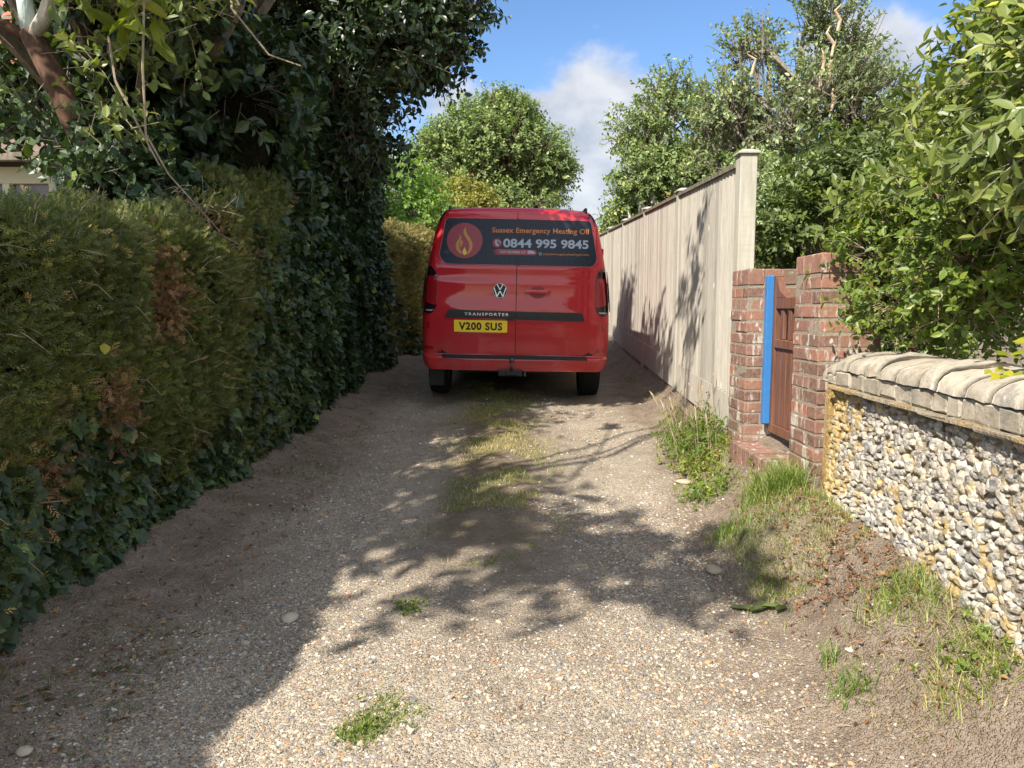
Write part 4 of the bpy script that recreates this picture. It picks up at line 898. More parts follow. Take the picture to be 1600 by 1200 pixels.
tag(b.build('shade_grass', M['grass']), 'sparse low weeds on the shaded left verge under the hedge', 'grass', kind='stuff')
def tuft(name, label, spots, n, ln, tn, leafy=0, lsize=.03, spread=.8, mat='grass', cat='grass tuft', stems=0, lt=.0, w=1.0):
    x0, y0 = spots[0][:2]; root = tag(empty(name, (x0, y0, ghs(x0, y0))), label, cat, {'grass tuft': 'tufts of grass on the lane and verge', 'weeds': 'weed clumps by the fence'}.get(cat)); r = np.random.default_rng(int(abs(x0*1000 + y0*77)))
    X, Y = [], []
    for (cx, cy, rx, ry) in spots: X.append(cx + r.normal(0, rx, n)); Y.append(cy + r.normal(0, ry, n))
    X, Y = np.concatenate(X), np.concatenate(Y)
    if n: addto(root, 'blades', _mb(*blades(r, X, Y, ln, w, spread, np.full(len(X), tn))), M['grass'])
    if leafy:
        i = r.choice(len(X), leafy) if n else np.zeros(leafy, int); P = np.stack([X[i] + r.normal(0, .02, leafy), Y[i] + r.normal(0, .02, leafy), gh(X[i], Y[i]) + r.random(leafy)*ln*.75], 1)
        foliage(root, 'leaves', r, P, unit(r.normal(0, 1, (leafy, 3))*[1, 1, .5] + [0, 0, .7]), ln*.35, 6, lsize, M['small'], tmean=lt, twig=M['twig'], tw=.0015)
    if stems:
        q = MB(); 
        for _ in range(stems):
            i = r.integers(len(X)); z = ghs(X[i], Y[i]); l = ln*r.uniform(1.0, 1.9); dx, dy = r.normal(0, .10, 2)
            q.tube([(X[i], Y[i], z), (X[i] + dx*.5, Y[i] + dy*.5, z + l*.6), (X[i] + dx, Y[i] + dy, z + l)], [.003, .002, .0015], 4)
            q.tube([(X[i] + dx*.8, Y[i] + dy*.8, z + l*.82), (X[i] + dx, Y[i] + dy, z + l), (X[i] + dx*1.1, Y[i] + dy*1.1, z + l*1.06)], [.005, .007, .002], 5)
        addto(root, 'seed_stems', q, M['twig'])
    return root
tuft('weed_clump', 'tall weed clump with seed heads at the foot of the fence', [(1.42, 5.85, .10, .24), (1.36, 5.45, .08, .2)], 700, .24, .55, leafy=420, lsize=.032, stems=30, cat='weeds', lt=-.1)
tuft('weed_clump', 'low leafy weeds with reddish stems between the fence post and brick step', [(1.34, 5.05, .09, .14)], 220, .10, .6, leafy=200, lsize=.026, cat='weeds', lt=.25)
tuft('dead_stalk', 'single dry seed stalk leaning over the lane beside the fence weeds', [(1.30, 5.5, .01, .01)], 3, .3, .95, stems=3, cat='dry stalk')
tuft('grass_tuft', 'long bright green grass tuft below the brick step against the wall end', [(1.43, 3.78, .05, .09), (1.34, 3.85, .05, .08)], 420, .17, .52, w=1.0)
tuft('grass_tuft', 'small green grass tuft on the bank edge left of the long grass', [(1.10, 3.72, .05, .07)], 220, .11, .40)
tuft('grass_tuft', 'green and straw tuft on the right verge below the flint wall', [(1.14, 3.12, .07, .11)], 220, .06, .68)
tuft('grass_tuft', 'small blue green tuft alone on the bare soil at lower right', [(1.10, 2.28, .035, .04)], 120, .09, .35)
tuft('grass_tuft', 'narrow upright tuft on bare soil just behind the small blue green tuft', [(1.10, 2.46, .02, .02)], 40, .10, .4)
tuft('grass_tuft', 'yellow green tuft at the foot of the flint wall by the right edge', [(1.40, 2.42, .06, .10), (1.32, 2.5, .05, .06)], 300, .075, .58)
tuft('grass_tuft', 'mixed dry and green tuft in the lower right corner of the verge', [(1.40, 2.12, .07, .08), (1.31, 2.02, .06, .06)], 300, .075, .72, leafy=30, lsize=.02)
tuft('grass_tuft', 'green patch of low weed in the middle of the lane nearest the viewer', [(-.40, 2.24, .06, .055), (-.47, 2.16, .035, .03)], 380, .032, .55, leafy=60, lsize=.012)
tuft('grass_tuft', 'tiny weed clump in the shade at the left of the lane centre', [(-.43, 2.98, .035, .035)], 130, .028, .6, leafy=25, lsize=.016)
tuft('grass_tuft', 'tall green tuft at the lane edge under the fence weeds', [(1.22, 4.45, .09, .12)], 320, .10, .5, leafy=60)
rt2 = tag(empty('dry_weeds', (1.38, 3.15, ghs(1.38, 3.15))), 'reddish brown dried weeds at the foot of the flint wall', 'dead weeds'); r = np.random.default_rng(71)
n = 230; X = 1.34 + r.normal(0, .10, n); Y = 3.0 + r.normal(0, .36, n); k = X < wX(Y) - .06; X, Y = X[k], Y[k]; n = len(X); P = np.stack([X, Y, gh(X, Y) + r.random(n)*.03], 1)
foliage(rt2, 'leaves', r, P, unit(r.normal(0, 1, (n, 3))*[1, 1, .3] + [0, 0, .3]), .05, 5, .017, M['litter'], tmean=-.12, twig=M['twig'], tw=.0012)
# broad flat leaf lying at the bank edge
o = tag(empty('fallen_sprig', (1.06, 3.0, ghs(1.06, 3.0))), 'wilted green leafy sprig lying on the edge of the gravel at right', 'sprig'); r = np.random.default_rng(5)
P = np.stack([np.linspace(.98, 1.14, 8), 2.98 + r.normal(0, .01, 8), np.zeros(8)], 1); P[:, 2] = gh(P[:, 0], P[:, 1]) + .012
V, Fs, T = scatter(LEAF[0], LEAF[1], P, frames(unit(np.stack([-np.ones(8), r.normal(0, .5, 8), np.full(8, .08)], 1)), np.tile([0, 0, 1.], (8, 1))), np.full(8, .075), r.uniform(0, .5, 8)); addto(o, 'leaves', _mb(V, Fs, T), M['bright'])
# dead leaves
b = MB(); n = 2200; y = 1.9*(9/1.9)**r.random(n); side = r.random(n) < .62; x = np.where(side, r.uniform(-1.9, -1.25, n) + np.abs(r.normal(0, .12, n)), fe(y) + .12 + r.random(n)*.42); x = np.where(r.random(n) < .06, r.uniform(-1.2, 1, n), x)
k = ~((y > 3.7) & (x > 1.5)); x, y = x[k], y[k]; n = len(x)
V, Fs, T = scatter(LEAF[0], LEAF[1], np.stack([x, y, gh(x, y) + .006], 1), flatframes(n, .7), .010 + .026*r.random(n)**2.5, r.random(n)); b.add(V, Fs, T)
tag(b.build('leaf_litter', M['litter']), 'scattered brown dead leaves along both edges of the lane', 'dead leaves', kind='stuff')
b = MB(); n = 700
for k in range(n):
    y = 1.9*(8/1.9)**r.random(); x = r.uniform(-1.9, -1.15) if r.random() < .7 else r.uniform(float(fe(y)), float(fe(y)) + .45); a = r.uniform(0, 6.28); l = r.uniform(.02, .09); z = ghs(x, y) + .007
    dx, dy = math.cos(a)*l/2, math.sin(a)*l/2; b.tube([(x - dx, y - dy, z), (x, y, z + .004), (x + dx, y + dy, z)], [.0012, .0015, .0008], 3, r.random(), False)
tag(b.build('twig_litter', M['twig']), 'thin dry twigs and straw strewn along the lane edges', 'twigs', kind='stuff')

# ------------------------------------------------------------------ house at the left
H = tag(empty('house', (-9, 12, .6)), 'house with red tile hung upper wall and cream window frames behind the left hedge', 'house')
m = NM('hung tile'); g1 = m.noise(8, 4); M['hung'] = m.fin(m.ramp(g1, [(.3, (.48, .13, .09)), (.7, (.66, .22, .16))]), .8, .2)
M['cream'] = plain('cream paint', (.56, .54, .36), .5, var=.03)
M['render'] = plain('cream render', (.42, .38, .30), .9, var=.06)
M['rooft'] = plain('brown roof tile', (.15, .10, .075), .85, var=.2)
m = NM('window glass'); M['glass'] = m.fin(m.ramp(m.noise(2), [(.4, (.03, .03, .03)), (.6, (.16, .10, .07))]), .08, .5)
Y0 = 9.0; X1 = -5.42
XU = -6.17
b = MB(); b.box((-12, Y0 + .9, .3), (XU, 16, 6.8)); addto(H, 'wall', b, M['render'])
b = MB(); z = 4.15
while z < 6.8:
    b.box((-12, Y0 + .86, z), (XU + .02, Y0 + .895, z + .145), t=.5, M=Matrix.Translation((0, 0, 0))@Matrix.Rotation(0, 4, 'X')); z += .15
    b.V[-1][[0, 1], 1] -= .022     # tilt every course
addto(H, 'tile_hanging', b, M['hung'])
b = MB(); V = np.array([(-12.2, Y0 - .35, 3.18), (X1 + .25, Y0 - .35, 3.18), (X1 + .25, Y0 + .9, 4.1), (-12.2, Y0 + .9, 4.1)]); b.add(np.concatenate([V, V - [0, 0, .08]]), [np.array([(0, 1, 2, 3), (7, 6, 5, 4), (0, 4, 5, 1), (1, 5, 6, 2), (3, 7, 4, 0)])]); addto(H, 'porch_roof', b, M['rooft'])
b = MB(); b.box((-12.2, Y0 - .42, 3.05), (X1 + .25, Y0 - .351, 3.17), bev=.01); addto(H, 'gutter', b, M['greybark'])
b = MB(); b.box((-12, Y0 + .0, .3), (X1, Y0 + .16, 1.7)); addto(H, 'porch_wall', b, M['render'])
b = MB(); b.box((-12, Y0 - .04, 2.86), (X1 + .02, Y0 + .1, 3.05)); b.box((-12, Y0 - .04, 1.7), (X1 + .02, Y0 + .1, 1.78)); x = X1 - .08
while x > -12: b.box((x, Y0 - .03, 1.781), (x + .085, Y0 + .09, 2.859)); x -= .55
addto(H, 'window_frame', b, M['cream'])
b = MB(); b.box((-12, Y0 + .03, 1.781), (X1, Y0 + .05, 2.859)); addto(H, 'window_pane', b, M['glass'])
b = MB(); V = np.array([(-12.4, Y0 + .6, 6.75), (XU + .4, Y0 + .6, 6.75), (XU + .4, 16.3, 6.75), (-12.4, 16.3, 6.75), (-12.4, 12.9, 9.2), (XU + .4, 12.9, 9.2)]); b.add(V, [np.array([(0, 1, 5, 4), (2, 3, 4, 5), (3, 2, 1, 0)]), np.array([(1, 2, 5), (3, 0, 4)])]); addto(H, 'roof', b, M['rooft'])

# ------------------------------------------------------------------ the van
m = NM('red car paint'); nn = m.noise(400, 2)
rc_ = m.mix(m.mr(nn, .3, .7, 0, .25), (.46, .008, .018), (.52, .012, .022)); zs_n = m.n('ShaderNodeSeparateXYZ'); m.l(m.co(), zs_n.inputs[0])
rc_ = m.mix(m.math('MULTIPLY', m.mr(zs_n.outputs[2], .95, .40, 0, .55), m.mr(m.noise(5, 8, .75), .35, .75)), rc_, (.20, .13, .09))
M['red'] = m.fin(rc_, .55, .25, None, None, 1.0)
M['black'] = plain('black plastic', (.012, .012, .013), .5, var=.15)
M['rubber'] = plain('tyre rubber', (.010, .010, .010), .85, var=.2)
M['seal'] = plain('door seal', (.006, .004, .004), .7)
M['lens'] = plain('red lamp lens', (.30, .008, .014), .12, coat=.8)
M['smoke'] = plain('smoked lamp housing', (.018, .008, .010), .10, coat=.8)
M['chrome'] = plain('chrome', (.50, .51, .53), .25, metal=1)
M['vinyl'] = plain('dark window film', (.014, .018, .030), .28, spec=.25)
M['vgrey'] = plain('film number grey', (.34, .39, .45), .4)
M['vorange'] = plain('film orange', (.50, .17, .045), .45)
M['vred'] = plain('film red', (.26, .022, .032), .35)
M['vgold'] = plain('film gold', (.45, .21, .03), .4)
M['plate'] = plain('number plate yellow', (.95, .68, .035), .4, var=.03)
M['ink'] = plain('number plate black', (.008, .008, .008), .4)
M['rim'] = plain('alloy rim', (.30, .31, .32), .3, metal=.8)
M['darkglass'] = plain('cab glass', (.01, .012, .014), .06)
M['wlens'] = plain('clear lamp strip', (.35, .33, .33), .15)
M['steel'] = plain('worn steel', (.10, .10, .10), .45, metal=.6)

V0 = tag(empty('parked_van', (0.022, 7.75, .36)), 'red panel van parked in the lane, yellow number plate and dark lettered rear windows', 'van')
V0.rotation_euler = (.047, R(1.1), 0)
OUT = [(.955, .40), (.972, .44), (.982, .52), (.990, .65), (.992, .80), (.986, .95), (.972, 1.15), (.952, 1.32), (.928, 1.48), (.898, 1.64), (.868, 1.78), (.838, 1.89), (.815, 1.95), (.785, 1.995), (.74, 2.028), (.66, 2.047), (.5, 2.058), (.3, 2.066), (.12, 2.069), (0, 2.07)]
ow = np.array([p[0] for p in OUT]); oz = np.array([p[1] for p in OUT])
ZB = .375
def wz(z): return np.interp(z, np.concatenate([[ZB], oz]), np.concatenate([[.925], ow]))
def ysurf(x, z, edge=True):
    x = np.abs(np.asarray(x, float)); z = np.asarray(z, float)
    y = .055*sstep(.50, .535, z)                       # bumper stands proud
    y = y + .115*np.clip((z - 1.40)/.66, 0, 1.1)**1.15 # the glass leans in
    y = y - .018*np.exp(-((z - .95)/.16)**2)
    y = y + .012*sstep(1.325, 1.345, z)*(1 - sstep(1.36, 1.42, z))
    y = y + .045*(x/.95)**3.2
    if edge:
        w = wz(np.minimum(z, 2.0)); ztop = 2.07 - .012*(x/.5)**2
        r_ = .085
        e = np.minimum(w - x, np.where(x < .8, ztop - z, 9)); e = np.clip(e, 0, r_)
        y = y + (r_ - np.sqrt(np.maximum(r_**2 - (r_ - e)**2, 0)))
    return y
# body shell: rear cap grid and the sides lofted forward
nu = 49; zz = np.concatenate([[ZB], np.linspace(.385, .50, 7), np.linspace(.505, .54, 6), np.linspace(.56, 1.95, 46), np.linspace(1.965, 2.03, 7), [2.045, 2.056, 2.062, 2.0665]])
u = np.sin(np.linspace(-1, 1, nu)*math.pi/2)
cap = []
for z in zz: x = u*wz(z); cap.append(np.stack([x, ysurf(x, np.full(nu, z)), np.full(nu, z)], 1))
cap = np.array(cap); nz_ = len(zz)
ring = [cap[i, 0] for i in range(nz_)] + [cap[-1, j] for j in range(1, nu)] + [cap[i, -1] for i in range(nz_ - 2, -1, -1)]
ring = np.array(ring); nr = len(ring)
LEN = 4.98
def topz(y): return np.interp(y, [0, 3.05, 3.35, 4.12, 4.25, 4.75, 4.93, 4.98], [2.07, 2.055, 1.93, 1.20, 1.13, 1.00, .88, .75])
def wid(y): return np.interp(y, [0, .3, 3.0, 4.2, 4.7, 4.9, 4.98], [1, 1.004, 1.0, .97, .90, .78, .62])
ys_ = [.26, .5, .9, 1.4, 2.0, 2.6, 3.05, 3.2, 3.35, 3.55, 3.75, 3.95, 4.12, 4.25, 4.5, 4.75, 4.86, 4.93, 4.98]
rings = [ring]
for y in ys_:
    q = ring.copy(); q[:, 1] = y; tz = topz(y); b0 = min(1.02, tz - .12); hi = q[:, 2] > b0
    q[hi, 2] = b0 + (q[hi, 2] - b0)*(tz - b0)/(2.07 - b0); q[:, 0] *= wid(y)
    if y > 3.05: q[hi, 0] *= 1 - .0*(q[hi, 2])
    rings.append(q)
RV = np.concatenate(rings); nR = len(rings)
F = np.array([(k*nr + j, (k + 1)*nr + j, (k + 1)*nr + j + 1, k*nr + j + 1) for k in range(nR - 1) for j in range(nr - 1)])
capV = cap.reshape(-1, 3); ci = (np.arange(nz_ - 1)[:, None]*nu + np.arange(nu - 1)[None]).ravel(); CF = np.stack([ci, ci + 1, ci + nu + 1, ci + nu], 1)
allV = np.concatenate([capV, RV]); off = len(capV)
side = F + off
def sub(fs):
    ids = np.unique(fs); mp_ = -np.ones(len(allV), int); mp_[ids] = np.arange(len(ids)); return allV[ids], mp_[fs]
cz = allV[CF].mean(1); sc_ = allV[side].mean(1)
# door aperture behind the two rear doors is black rubber
inap = (np.abs(cz[:, 0]) < .80) & (cz[:, 2] > .545) & (cz[:, 2] < 2.01)
arch = lambda c: (((c[:, 1] - 4.0)**2 + (c[:, 2] - .34)**2 < .43**2) | ((c[:, 1] - .95)**2 + (c[:, 2] - .34)**2 < .43**2)) & (np.abs(c[:, 0]) > .7)
bump_c = cz[:, 2] < .515; bump_s = (sc_[:, 2] < .515) & (sc_[:, 1] < .48)
# finer side faces for the arches are not needed: the arches get their own liner discs
v, f = sub(np.concatenate([CF[~bump_c & ~inap], side[~bump_s]])); me = npmesh('body', v, f, smooth=True); body = link('body', me, M['red'], V0)
v, f = sub(CF[inap]); link('door_seal', npmesh('door_seal', v, f, smooth=True), M['seal'], V0)
v, f = sub(np.concatenate([CF[bump_c], side[bump_s]])); bumper = link('rear_bumper', npmesh('rear_bumper', v, f, smooth=True), M['red'], V0)
b = MB(); b.box((-.90, .05, .385), (.90, 4.8, .46)); b.build('underbody', M['seal'], V0)
b = MB(); V = np.array([rings[-1][j] for j in range(nr)]); b.add(V, [np.array([list(range(nr))])]); b.build('front_panel', M['red'], V0)

def round_poly(pts, rad, seg=5):
    out = []; n = len(pts)
    for i in range(n):
        p, a, c = np.array(pts[i], float), np.array(pts[i - 1], float), np.array(pts[(i + 1) % n], float)
        rr = rad[i] if isinstance(rad, (list, tuple)) else rad
        d1, d2 = a - p, c - p; l1, l2 = np.linalg.norm(d1), np.linalg.norm(d2); rr = min(rr, l1*.45, l2*.45)
        if rr < 1e-4: out.append(tuple(p)); continue
        s, e = p + d1/l1*rr, p + d2/l2*rr
        for k in range(seg + 1):
            t = k/seg; q = (1 - t)**2*s + 2*t*(1 - t)*p + t*t*e; out.append(tuple(q))
    return out
def panel(name, pts, off, thick, mat, parent=V0, cut=.06, smooth=False, edge=True, bulge=0, ys=None):
    """a plate following the rear surface: front face stands `off` outside of it"""
    ys = ys or ysurf
    bm = bmesh.new(); vs = [bm.verts.new((p[0], 0, p[1])) for p in pts]; fc = bm.faces.new(vs); bm.normal_update()
    if fc.normal.y > 0: fc.normal_flip()
    xs = [p[0] for p in pts]; zs_ = [p[1] for p in pts]
    for lo, hi, no in ((min(xs), max(xs), (1, 0, 0)), (min(zs_), max(zs_), (0, 0, 1))):
        n = int((hi - lo)/cut)
        for k in range(1, n + 1):
            c = lo + (hi - lo)*k/(n + 1); bmesh.ops.bisect_plane(bm, geom=bm.verts[:] + bm.edges[:] + bm.faces[:], plane_co=(c, 0, c), plane_no=no)
    ext = bmesh.ops.extrude_face_region(bm, geom=bm.faces[:]); nv = [g for g in ext['geom'] if isinstance(g, bmesh.types.BMVert)]
    nset = set(nv); cx = (min(xs) + max(xs))/2; czz = (min(zs_) + max(zs_))/2
    A = [v for v in bm.verts]
    X = np.array([v.co.x for v in A]); Z = np.array([v.co.z for v in A]); Y = ys(X, Z, edge)
    for v, y in zip(A, Y):
        if v in nset:
            e = 0
            if bulge: e = bulge*max(0, 1 - ((v.co.x - cx)/(max(xs) - cx))**2)*max(0, 1 - ((v.co.z - czz)/(max(zs_) - czz))**2)
            v.co.y = y - off - e
        else: v.co.y = y - off + thick
    bm.normal_update(); bmesh.ops.recalc_face_normals(bm, faces=bm.faces[:])
    me = bpy.data.meshes.new(name); bm.to_mesh(me); bm.free()
    o = link(name, me, mat, parent)
    if smooth: me.shade_auto_smooth(angle=.5) if hasattr(me, 'shade_auto_smooth') else me.shade_smooth()
    return o
def smooth_by_angle(o, ang=.5):
    me = o.data; me.shade_smooth(); bm = bmesh.new(); bm.from_mesh(me)
    for e in bm.edges:
        if len(e.link_faces) == 2 and e.calc_face_angle(0) > ang: e.smooth = False
    bm.to_mesh(me); bm.free()
DL = [(-.0035, .535), (-.735, .545), (-.800, .60), (-.826, .74), (-.832, 1.44), (-.858, 1.52), (-.832, 1.72), (-.802, 1.88), (-.775, 1.965), (-.72, 2.012), (-.55, 2.036), (-.0035, 2.052)]
DR = [(-x, z) for x, z in DL][::-1]
doorL = panel('rear_door', round_poly(DL, [0, .05, .06, .03, .03, .03, .02, .03, .03, .04, .03, 0]), .004, .010, M['red'], cut=.05)
doorR = panel('rear_door', round_poly(DR, [0, .03, .04, .03, .03, .02, .03, .03, .03, .06, .05, 0]), .004, .010, M['red'], cut=.05)
for d in (doorL, doorR): smooth_by_angle(d, .5)
# sculpted recess lines on the doors
for sgn, d in ((-1, doorL), (1, doorR)):
    for z0_, z1_ in ((1.345, 1.350), (.722, .727)):
        o = panel('crease', [(sgn*.02, z0_), (sgn*.80, z0_), (sgn*.80, z1_), (sgn*.02, z1_)] if sgn > 0 else [(-.80, z0_), (-.02, z0_), (-.02, z1_), (-.80, z1_)], .0065, .004, M['red'], d, cut=.1)
# windows with film: left and right halves
WL = [(-.0045, 1.468), (-.745, 1.472), (-.812, 1.55), (-.768, 1.80), (-.752, 1.925), (-.72, 1.945), (-.0045, 1.944)]
WR = [(.0045, 1.944), (.735, 1.940), (.765, 1.915), (.790, 1.78), (.835, 1.54), (.79, 1.465), (.0045, 1.468)]
winL = panel('rear_window', round_poly(WL, [0, .05, .05, .02, .02, .02, 0]), .008, .006, M['vinyl']); winR = panel('rear_window', round_poly(WR, [0, .02, .03, .02, .05, .05, 0]), .008, .006, M['vinyl'])
M['redlip'] = plain('window lip', (.42, .06, .075), .3, coat=.5)
def lip(pts, w, off, par):
    P = np.array(pts); n = len(P); c = P.mean(0)
    for i in range(n):
        pass
    b = MB(); q = np.stack([P[:, 0], ysurf(P[:, 0], P[:, 1]) - off, P[:, 1]], 1); b.tube(q, w, 6, cap=True); return b.build('window_lip', M['redlip'], par, True)
def dens(pts, st=.04):
    out = []
    for a, c in zip(pts[:-1], pts[1:]):
        n = max(1, int(math.dist(a, c)/st)); out += [(a[0] + (c[0] - a[0])*k/n, a[1] + (c[1] - a[1])*k/n) for k in range(n)]
    return out + [pts[-1]]
lip(dens(round_poly(WL, [0, .05, .05, .02, .02, .02, 0])[0:]), .0045, .007, winL)
lip(dens(round_poly(WR, [0, .02, .03, .02, .05, .05, 0])[0:]), .0045, .007, winR)

def text(name, s, x0, z0, h, width, mat, parent, off=.0105, bold=0, up=.001, spacing=1, slant=0):
    cu = bpy.data.curves.new(name, 'FONT'); cu.body = s; cu.size = 1; cu.offset = bold; cu.extrude = 0; cu.space_character = spacing; cu.resolution_u = 4; cu.shear = slant
    ob = bpy.data.objects.new(name, cu); C.objects.link(ob); bpy.context.view_layer.update()
    me = bpy.data.meshes.new_from_object(ob.evaluated_get(bpy.context.evaluated_depsgraph_get())); bpy.data.objects.remove(ob); bpy.data.curves.remove(cu)
    n = len(me.vertices); co_ = np.zeros(n*3, np.float32); me.vertices.foreach_get('co', co_); co_ = co_.reshape(-1, 3)
    mn, mx_ = co_[:, :2].min(0), co_[:, :2].max(0)
    X = x0 + (co_[:, 0] - mn[0])/(mx_[0] - mn[0])*width; Z = z0 + (co_[:, 1] - mn[1])/(mx_[1] - mn[1])*h
    Y = ysurf(X, Z) - off
    me.vertices.foreach_set('co', np.stack([X, Y, Z], 1).astype(np.float32).ravel()); me.name = name; me.update()
    return link(name, me, mat, parent)
def strip(name, pts, mat, parent, off): return panel(name, pts, off, .001, mat, parent, cut=.12)
def circle(cx, cz, r1, r2=None, n=28): r2 = r2 or r1; return [(cx + r1*math.cos(a), cz + r2*math.sin(a)) for a in np.arange(n)/n*2*math.pi]
text('company_lettering', 'Sussex Emergency Heating Oil', -.262, 1.785, .072, 1.003, M['vorange'], winR, bold=.022, spacing=1.05)
text('phone_number', '0844 995 9845', -.145, 1.650, .092, .885, M['vgrey'], winR, bold=.028)
strip('phone_badge', circle(-.208, 1.695, .046), M['vred'], winL, .0095)
hs = [(-.225, 1.725), (-.212, 1.728), (-.206, 1.712), (-.214, 1.704), (-.206, 1.686), (-.197, 1.684), (-.190, 1.668), (-.203, 1.660), (-.220, 1.672), (-.231, 1.700)]
strip('handset', hs, M['vgrey'], winL, .0105)
strip('sound_wave', [(-.200, 1.722), (-.182, 1.706), (-.180, 1.690), (-.174, 1.690), (-.175, 1.709), (-.196, 1.728)], M['vgrey'], winL, .0105)
banner = [(-.255, 1.578), (.175, 1.576), (.195, 1.582), (.205, 1.603), (.195, 1.624), (.175, 1.632), (-.205, 1.634), (-.215, 1.626), (-.255, 1.612), (-.19, 1.607), (-.25, 1.597), (-.195, 1.590)]
strip('delivery_banner', banner, M['vred'], winR, .0095)
text('banner_lettering', 'FAST DELIVERIES 24/7', -.172, 1.592, .025, .262, M['vgrey'], winR, off=.0115, bold=.02)
strip('banner_lorry', [(.108, 1.592), (.185, 1.592), (.187, 1.606), (.168, 1.617), (.156, 1.617), (.156, 1.623), (.108, 1.623)], M['vgrey'], winR, .0115)
strip('globe', circle(.240, 1.592, .016, n=14), M['vgrey'], winR, .0095); strip('globe_centre', circle(.240, 1.592, .010, n=12), M['vinyl'], winR, .0105)
text('website_lettering', 'sussexemergencyheatingoil.com', .266, 1.574, .030, .478, M['vorange'], winR, off=.0105, bold=.008)
strip('flame_roundel', circle(-.545, 1.715, .186, .182, 44), M['vred'], winL, .0095)
fl = [[(-.60, 1.585), (-.632, 1.625), (-.64, 1.67), (-.62, 1.71), (-.596, 1.745), (-.600, 1.78), (-.578, 1.75), (-.588, 1.715), (-.606, 1.68), (-.60, 1.64), (-.575, 1.60), (-.565, 1.578)],
      [(-.505, 1.575), (-.478, 1.605), (-.462, 1.65), (-.465, 1.695), (-.490, 1.74), (-.522, 1.785), (-.535, 1.83), (-.538, 1.86), (-.560, 1.82), (-.556, 1.775), (-.528, 1.735), (-.503, 1.695), (-.494, 1.655), (-.503, 1.615), (-.530, 1.575)]]
for p_ in fl: strip('flame', p_, M['vgold'], winL, .0110)
strip('flame', [(-.545, 1.562), (-.562, 1.58), (-.567, 1.60), (-.558, 1.622), (-.546, 1.648), (-.532, 1.618), (-.522, 1.60), (-.524, 1.578)], plain('bright gold', (.75, .48, .06), .4), winL, .0120)
strip('flame', [(-.585, 1.64), (-.598, 1.665), (-.592, 1.70), (-.575, 1.725), (-.560, 1.70), (-.566, 1.675)], M['vorange'], winL, .0120)

# trim bar, plate, badge, handle
panel('trim_bar', round_poly([(-.004, .918), (-.700, .922), (-.745, .925), (-.715, .985), (-.69, 1.004), (-.004, .995)], .012), .022, .020, M['black'], doorL)
panel('trim_bar', round_poly([(.004, .995), (.650, .992), (.690, .985), (.722, .905), (.66, .906), (.004, .910)], .012), .022, .020, M['black'], doorR)
text('lettering', 'TRANSPORTER', -.535, .946, .030, .46, M['chrome'], doorL, off=.0235, bold=.012, spacing=1.35)
panel('trim_lamp', round_poly([(-.10, .900), (-.01, .902), (-.01, .916), (-.10, .916)], .005), .024, .02, M['black'], doorL)
pl = panel('number_plate', round_poly([(-.645, .772), (-.088, .772), (-.088, .897), (-.645, .897)], .01), .016, .010, M['plate'])
text('registration', 'V200 SUS', -.595, .793, .083, .455, M['ink'], pl, off=.0175, bold=.036, spacing=1.12)
panel('plate_recess', round_poly([(-.60, .756), (-.16, .756), (-.17, .771), (-.59, .771)], .004), .010, .006, M['redlip'], doorL)
# round badge: rim, dark disc, letter strokes
BX, BZ, BR = -.170, 1.206, .076
panel('badge_disc', circle(BX, BZ, BR, n=40), .010, .008, M['black'], doorL, cut=.2)
ringp = np.array(circle(BX, BZ, BR - .004, n=40) + [(BX + BR - .004, BZ)])
b = MB(); b.tube(np.stack([ringp[:, 0], ysurf(ringp[:, 0], ringp[:, 1]) - .012, ringp[:, 1]], 1), .0042, 6, cap=False); bd = b.build('badge_ring', M['chrome'], doorL, True)
def stroke(pts, w, name='badge_letter'):
    b = MB()
    for a, c in zip(pts[:-1], pts[1:]):
        a, c = np.array(a)*BR + [BX, BZ], np.array(c)*BR + [BX, BZ]; d = (c - a)/np.linalg.norm(c - a); nrm = np.array([-d[1], d[0]])*w*.5
        q = [a + nrm, a - nrm, c - nrm, c + nrm]; y = [float(ysurf(p_[0], p_[1])) for p_ in q]
        V = np.array([(p_[0], yy_ - .0115, p_[1]) for p_, yy_ in zip(q, y)] + [(p_[0], yy_ - .0165, p_[1]) for p_, yy_ in zip(q, y)])
        b.add(V, [np.array([(4, 5, 6, 7), (0, 4, 7, 3), (1, 2, 6, 5), (0, 1, 5, 4), (2, 3, 7, 6)])])
    return b.build(name, M['chrome'], doorL)
stroke([(-.38, .84), (-.0, .12), (.38, .84)], .0085); stroke([(-.82, .42), (-.40, -.78), (-.02, -.04)], .0085); stroke([(.02, -.04), (.40, -.78), (.82, .42)], .0085)
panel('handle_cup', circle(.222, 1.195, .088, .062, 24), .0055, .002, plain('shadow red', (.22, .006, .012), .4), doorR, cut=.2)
hd = panel('door_handle', round_poly([(.085, 1.180), (.355, 1.180), (.362, 1.203), (.35, 1.222), (.09, 1.226), (.078, 1.203)], .014), .034, .026, M['red'], doorR, cut=.03, bulge=.012); smooth_by_angle(hd, .7)
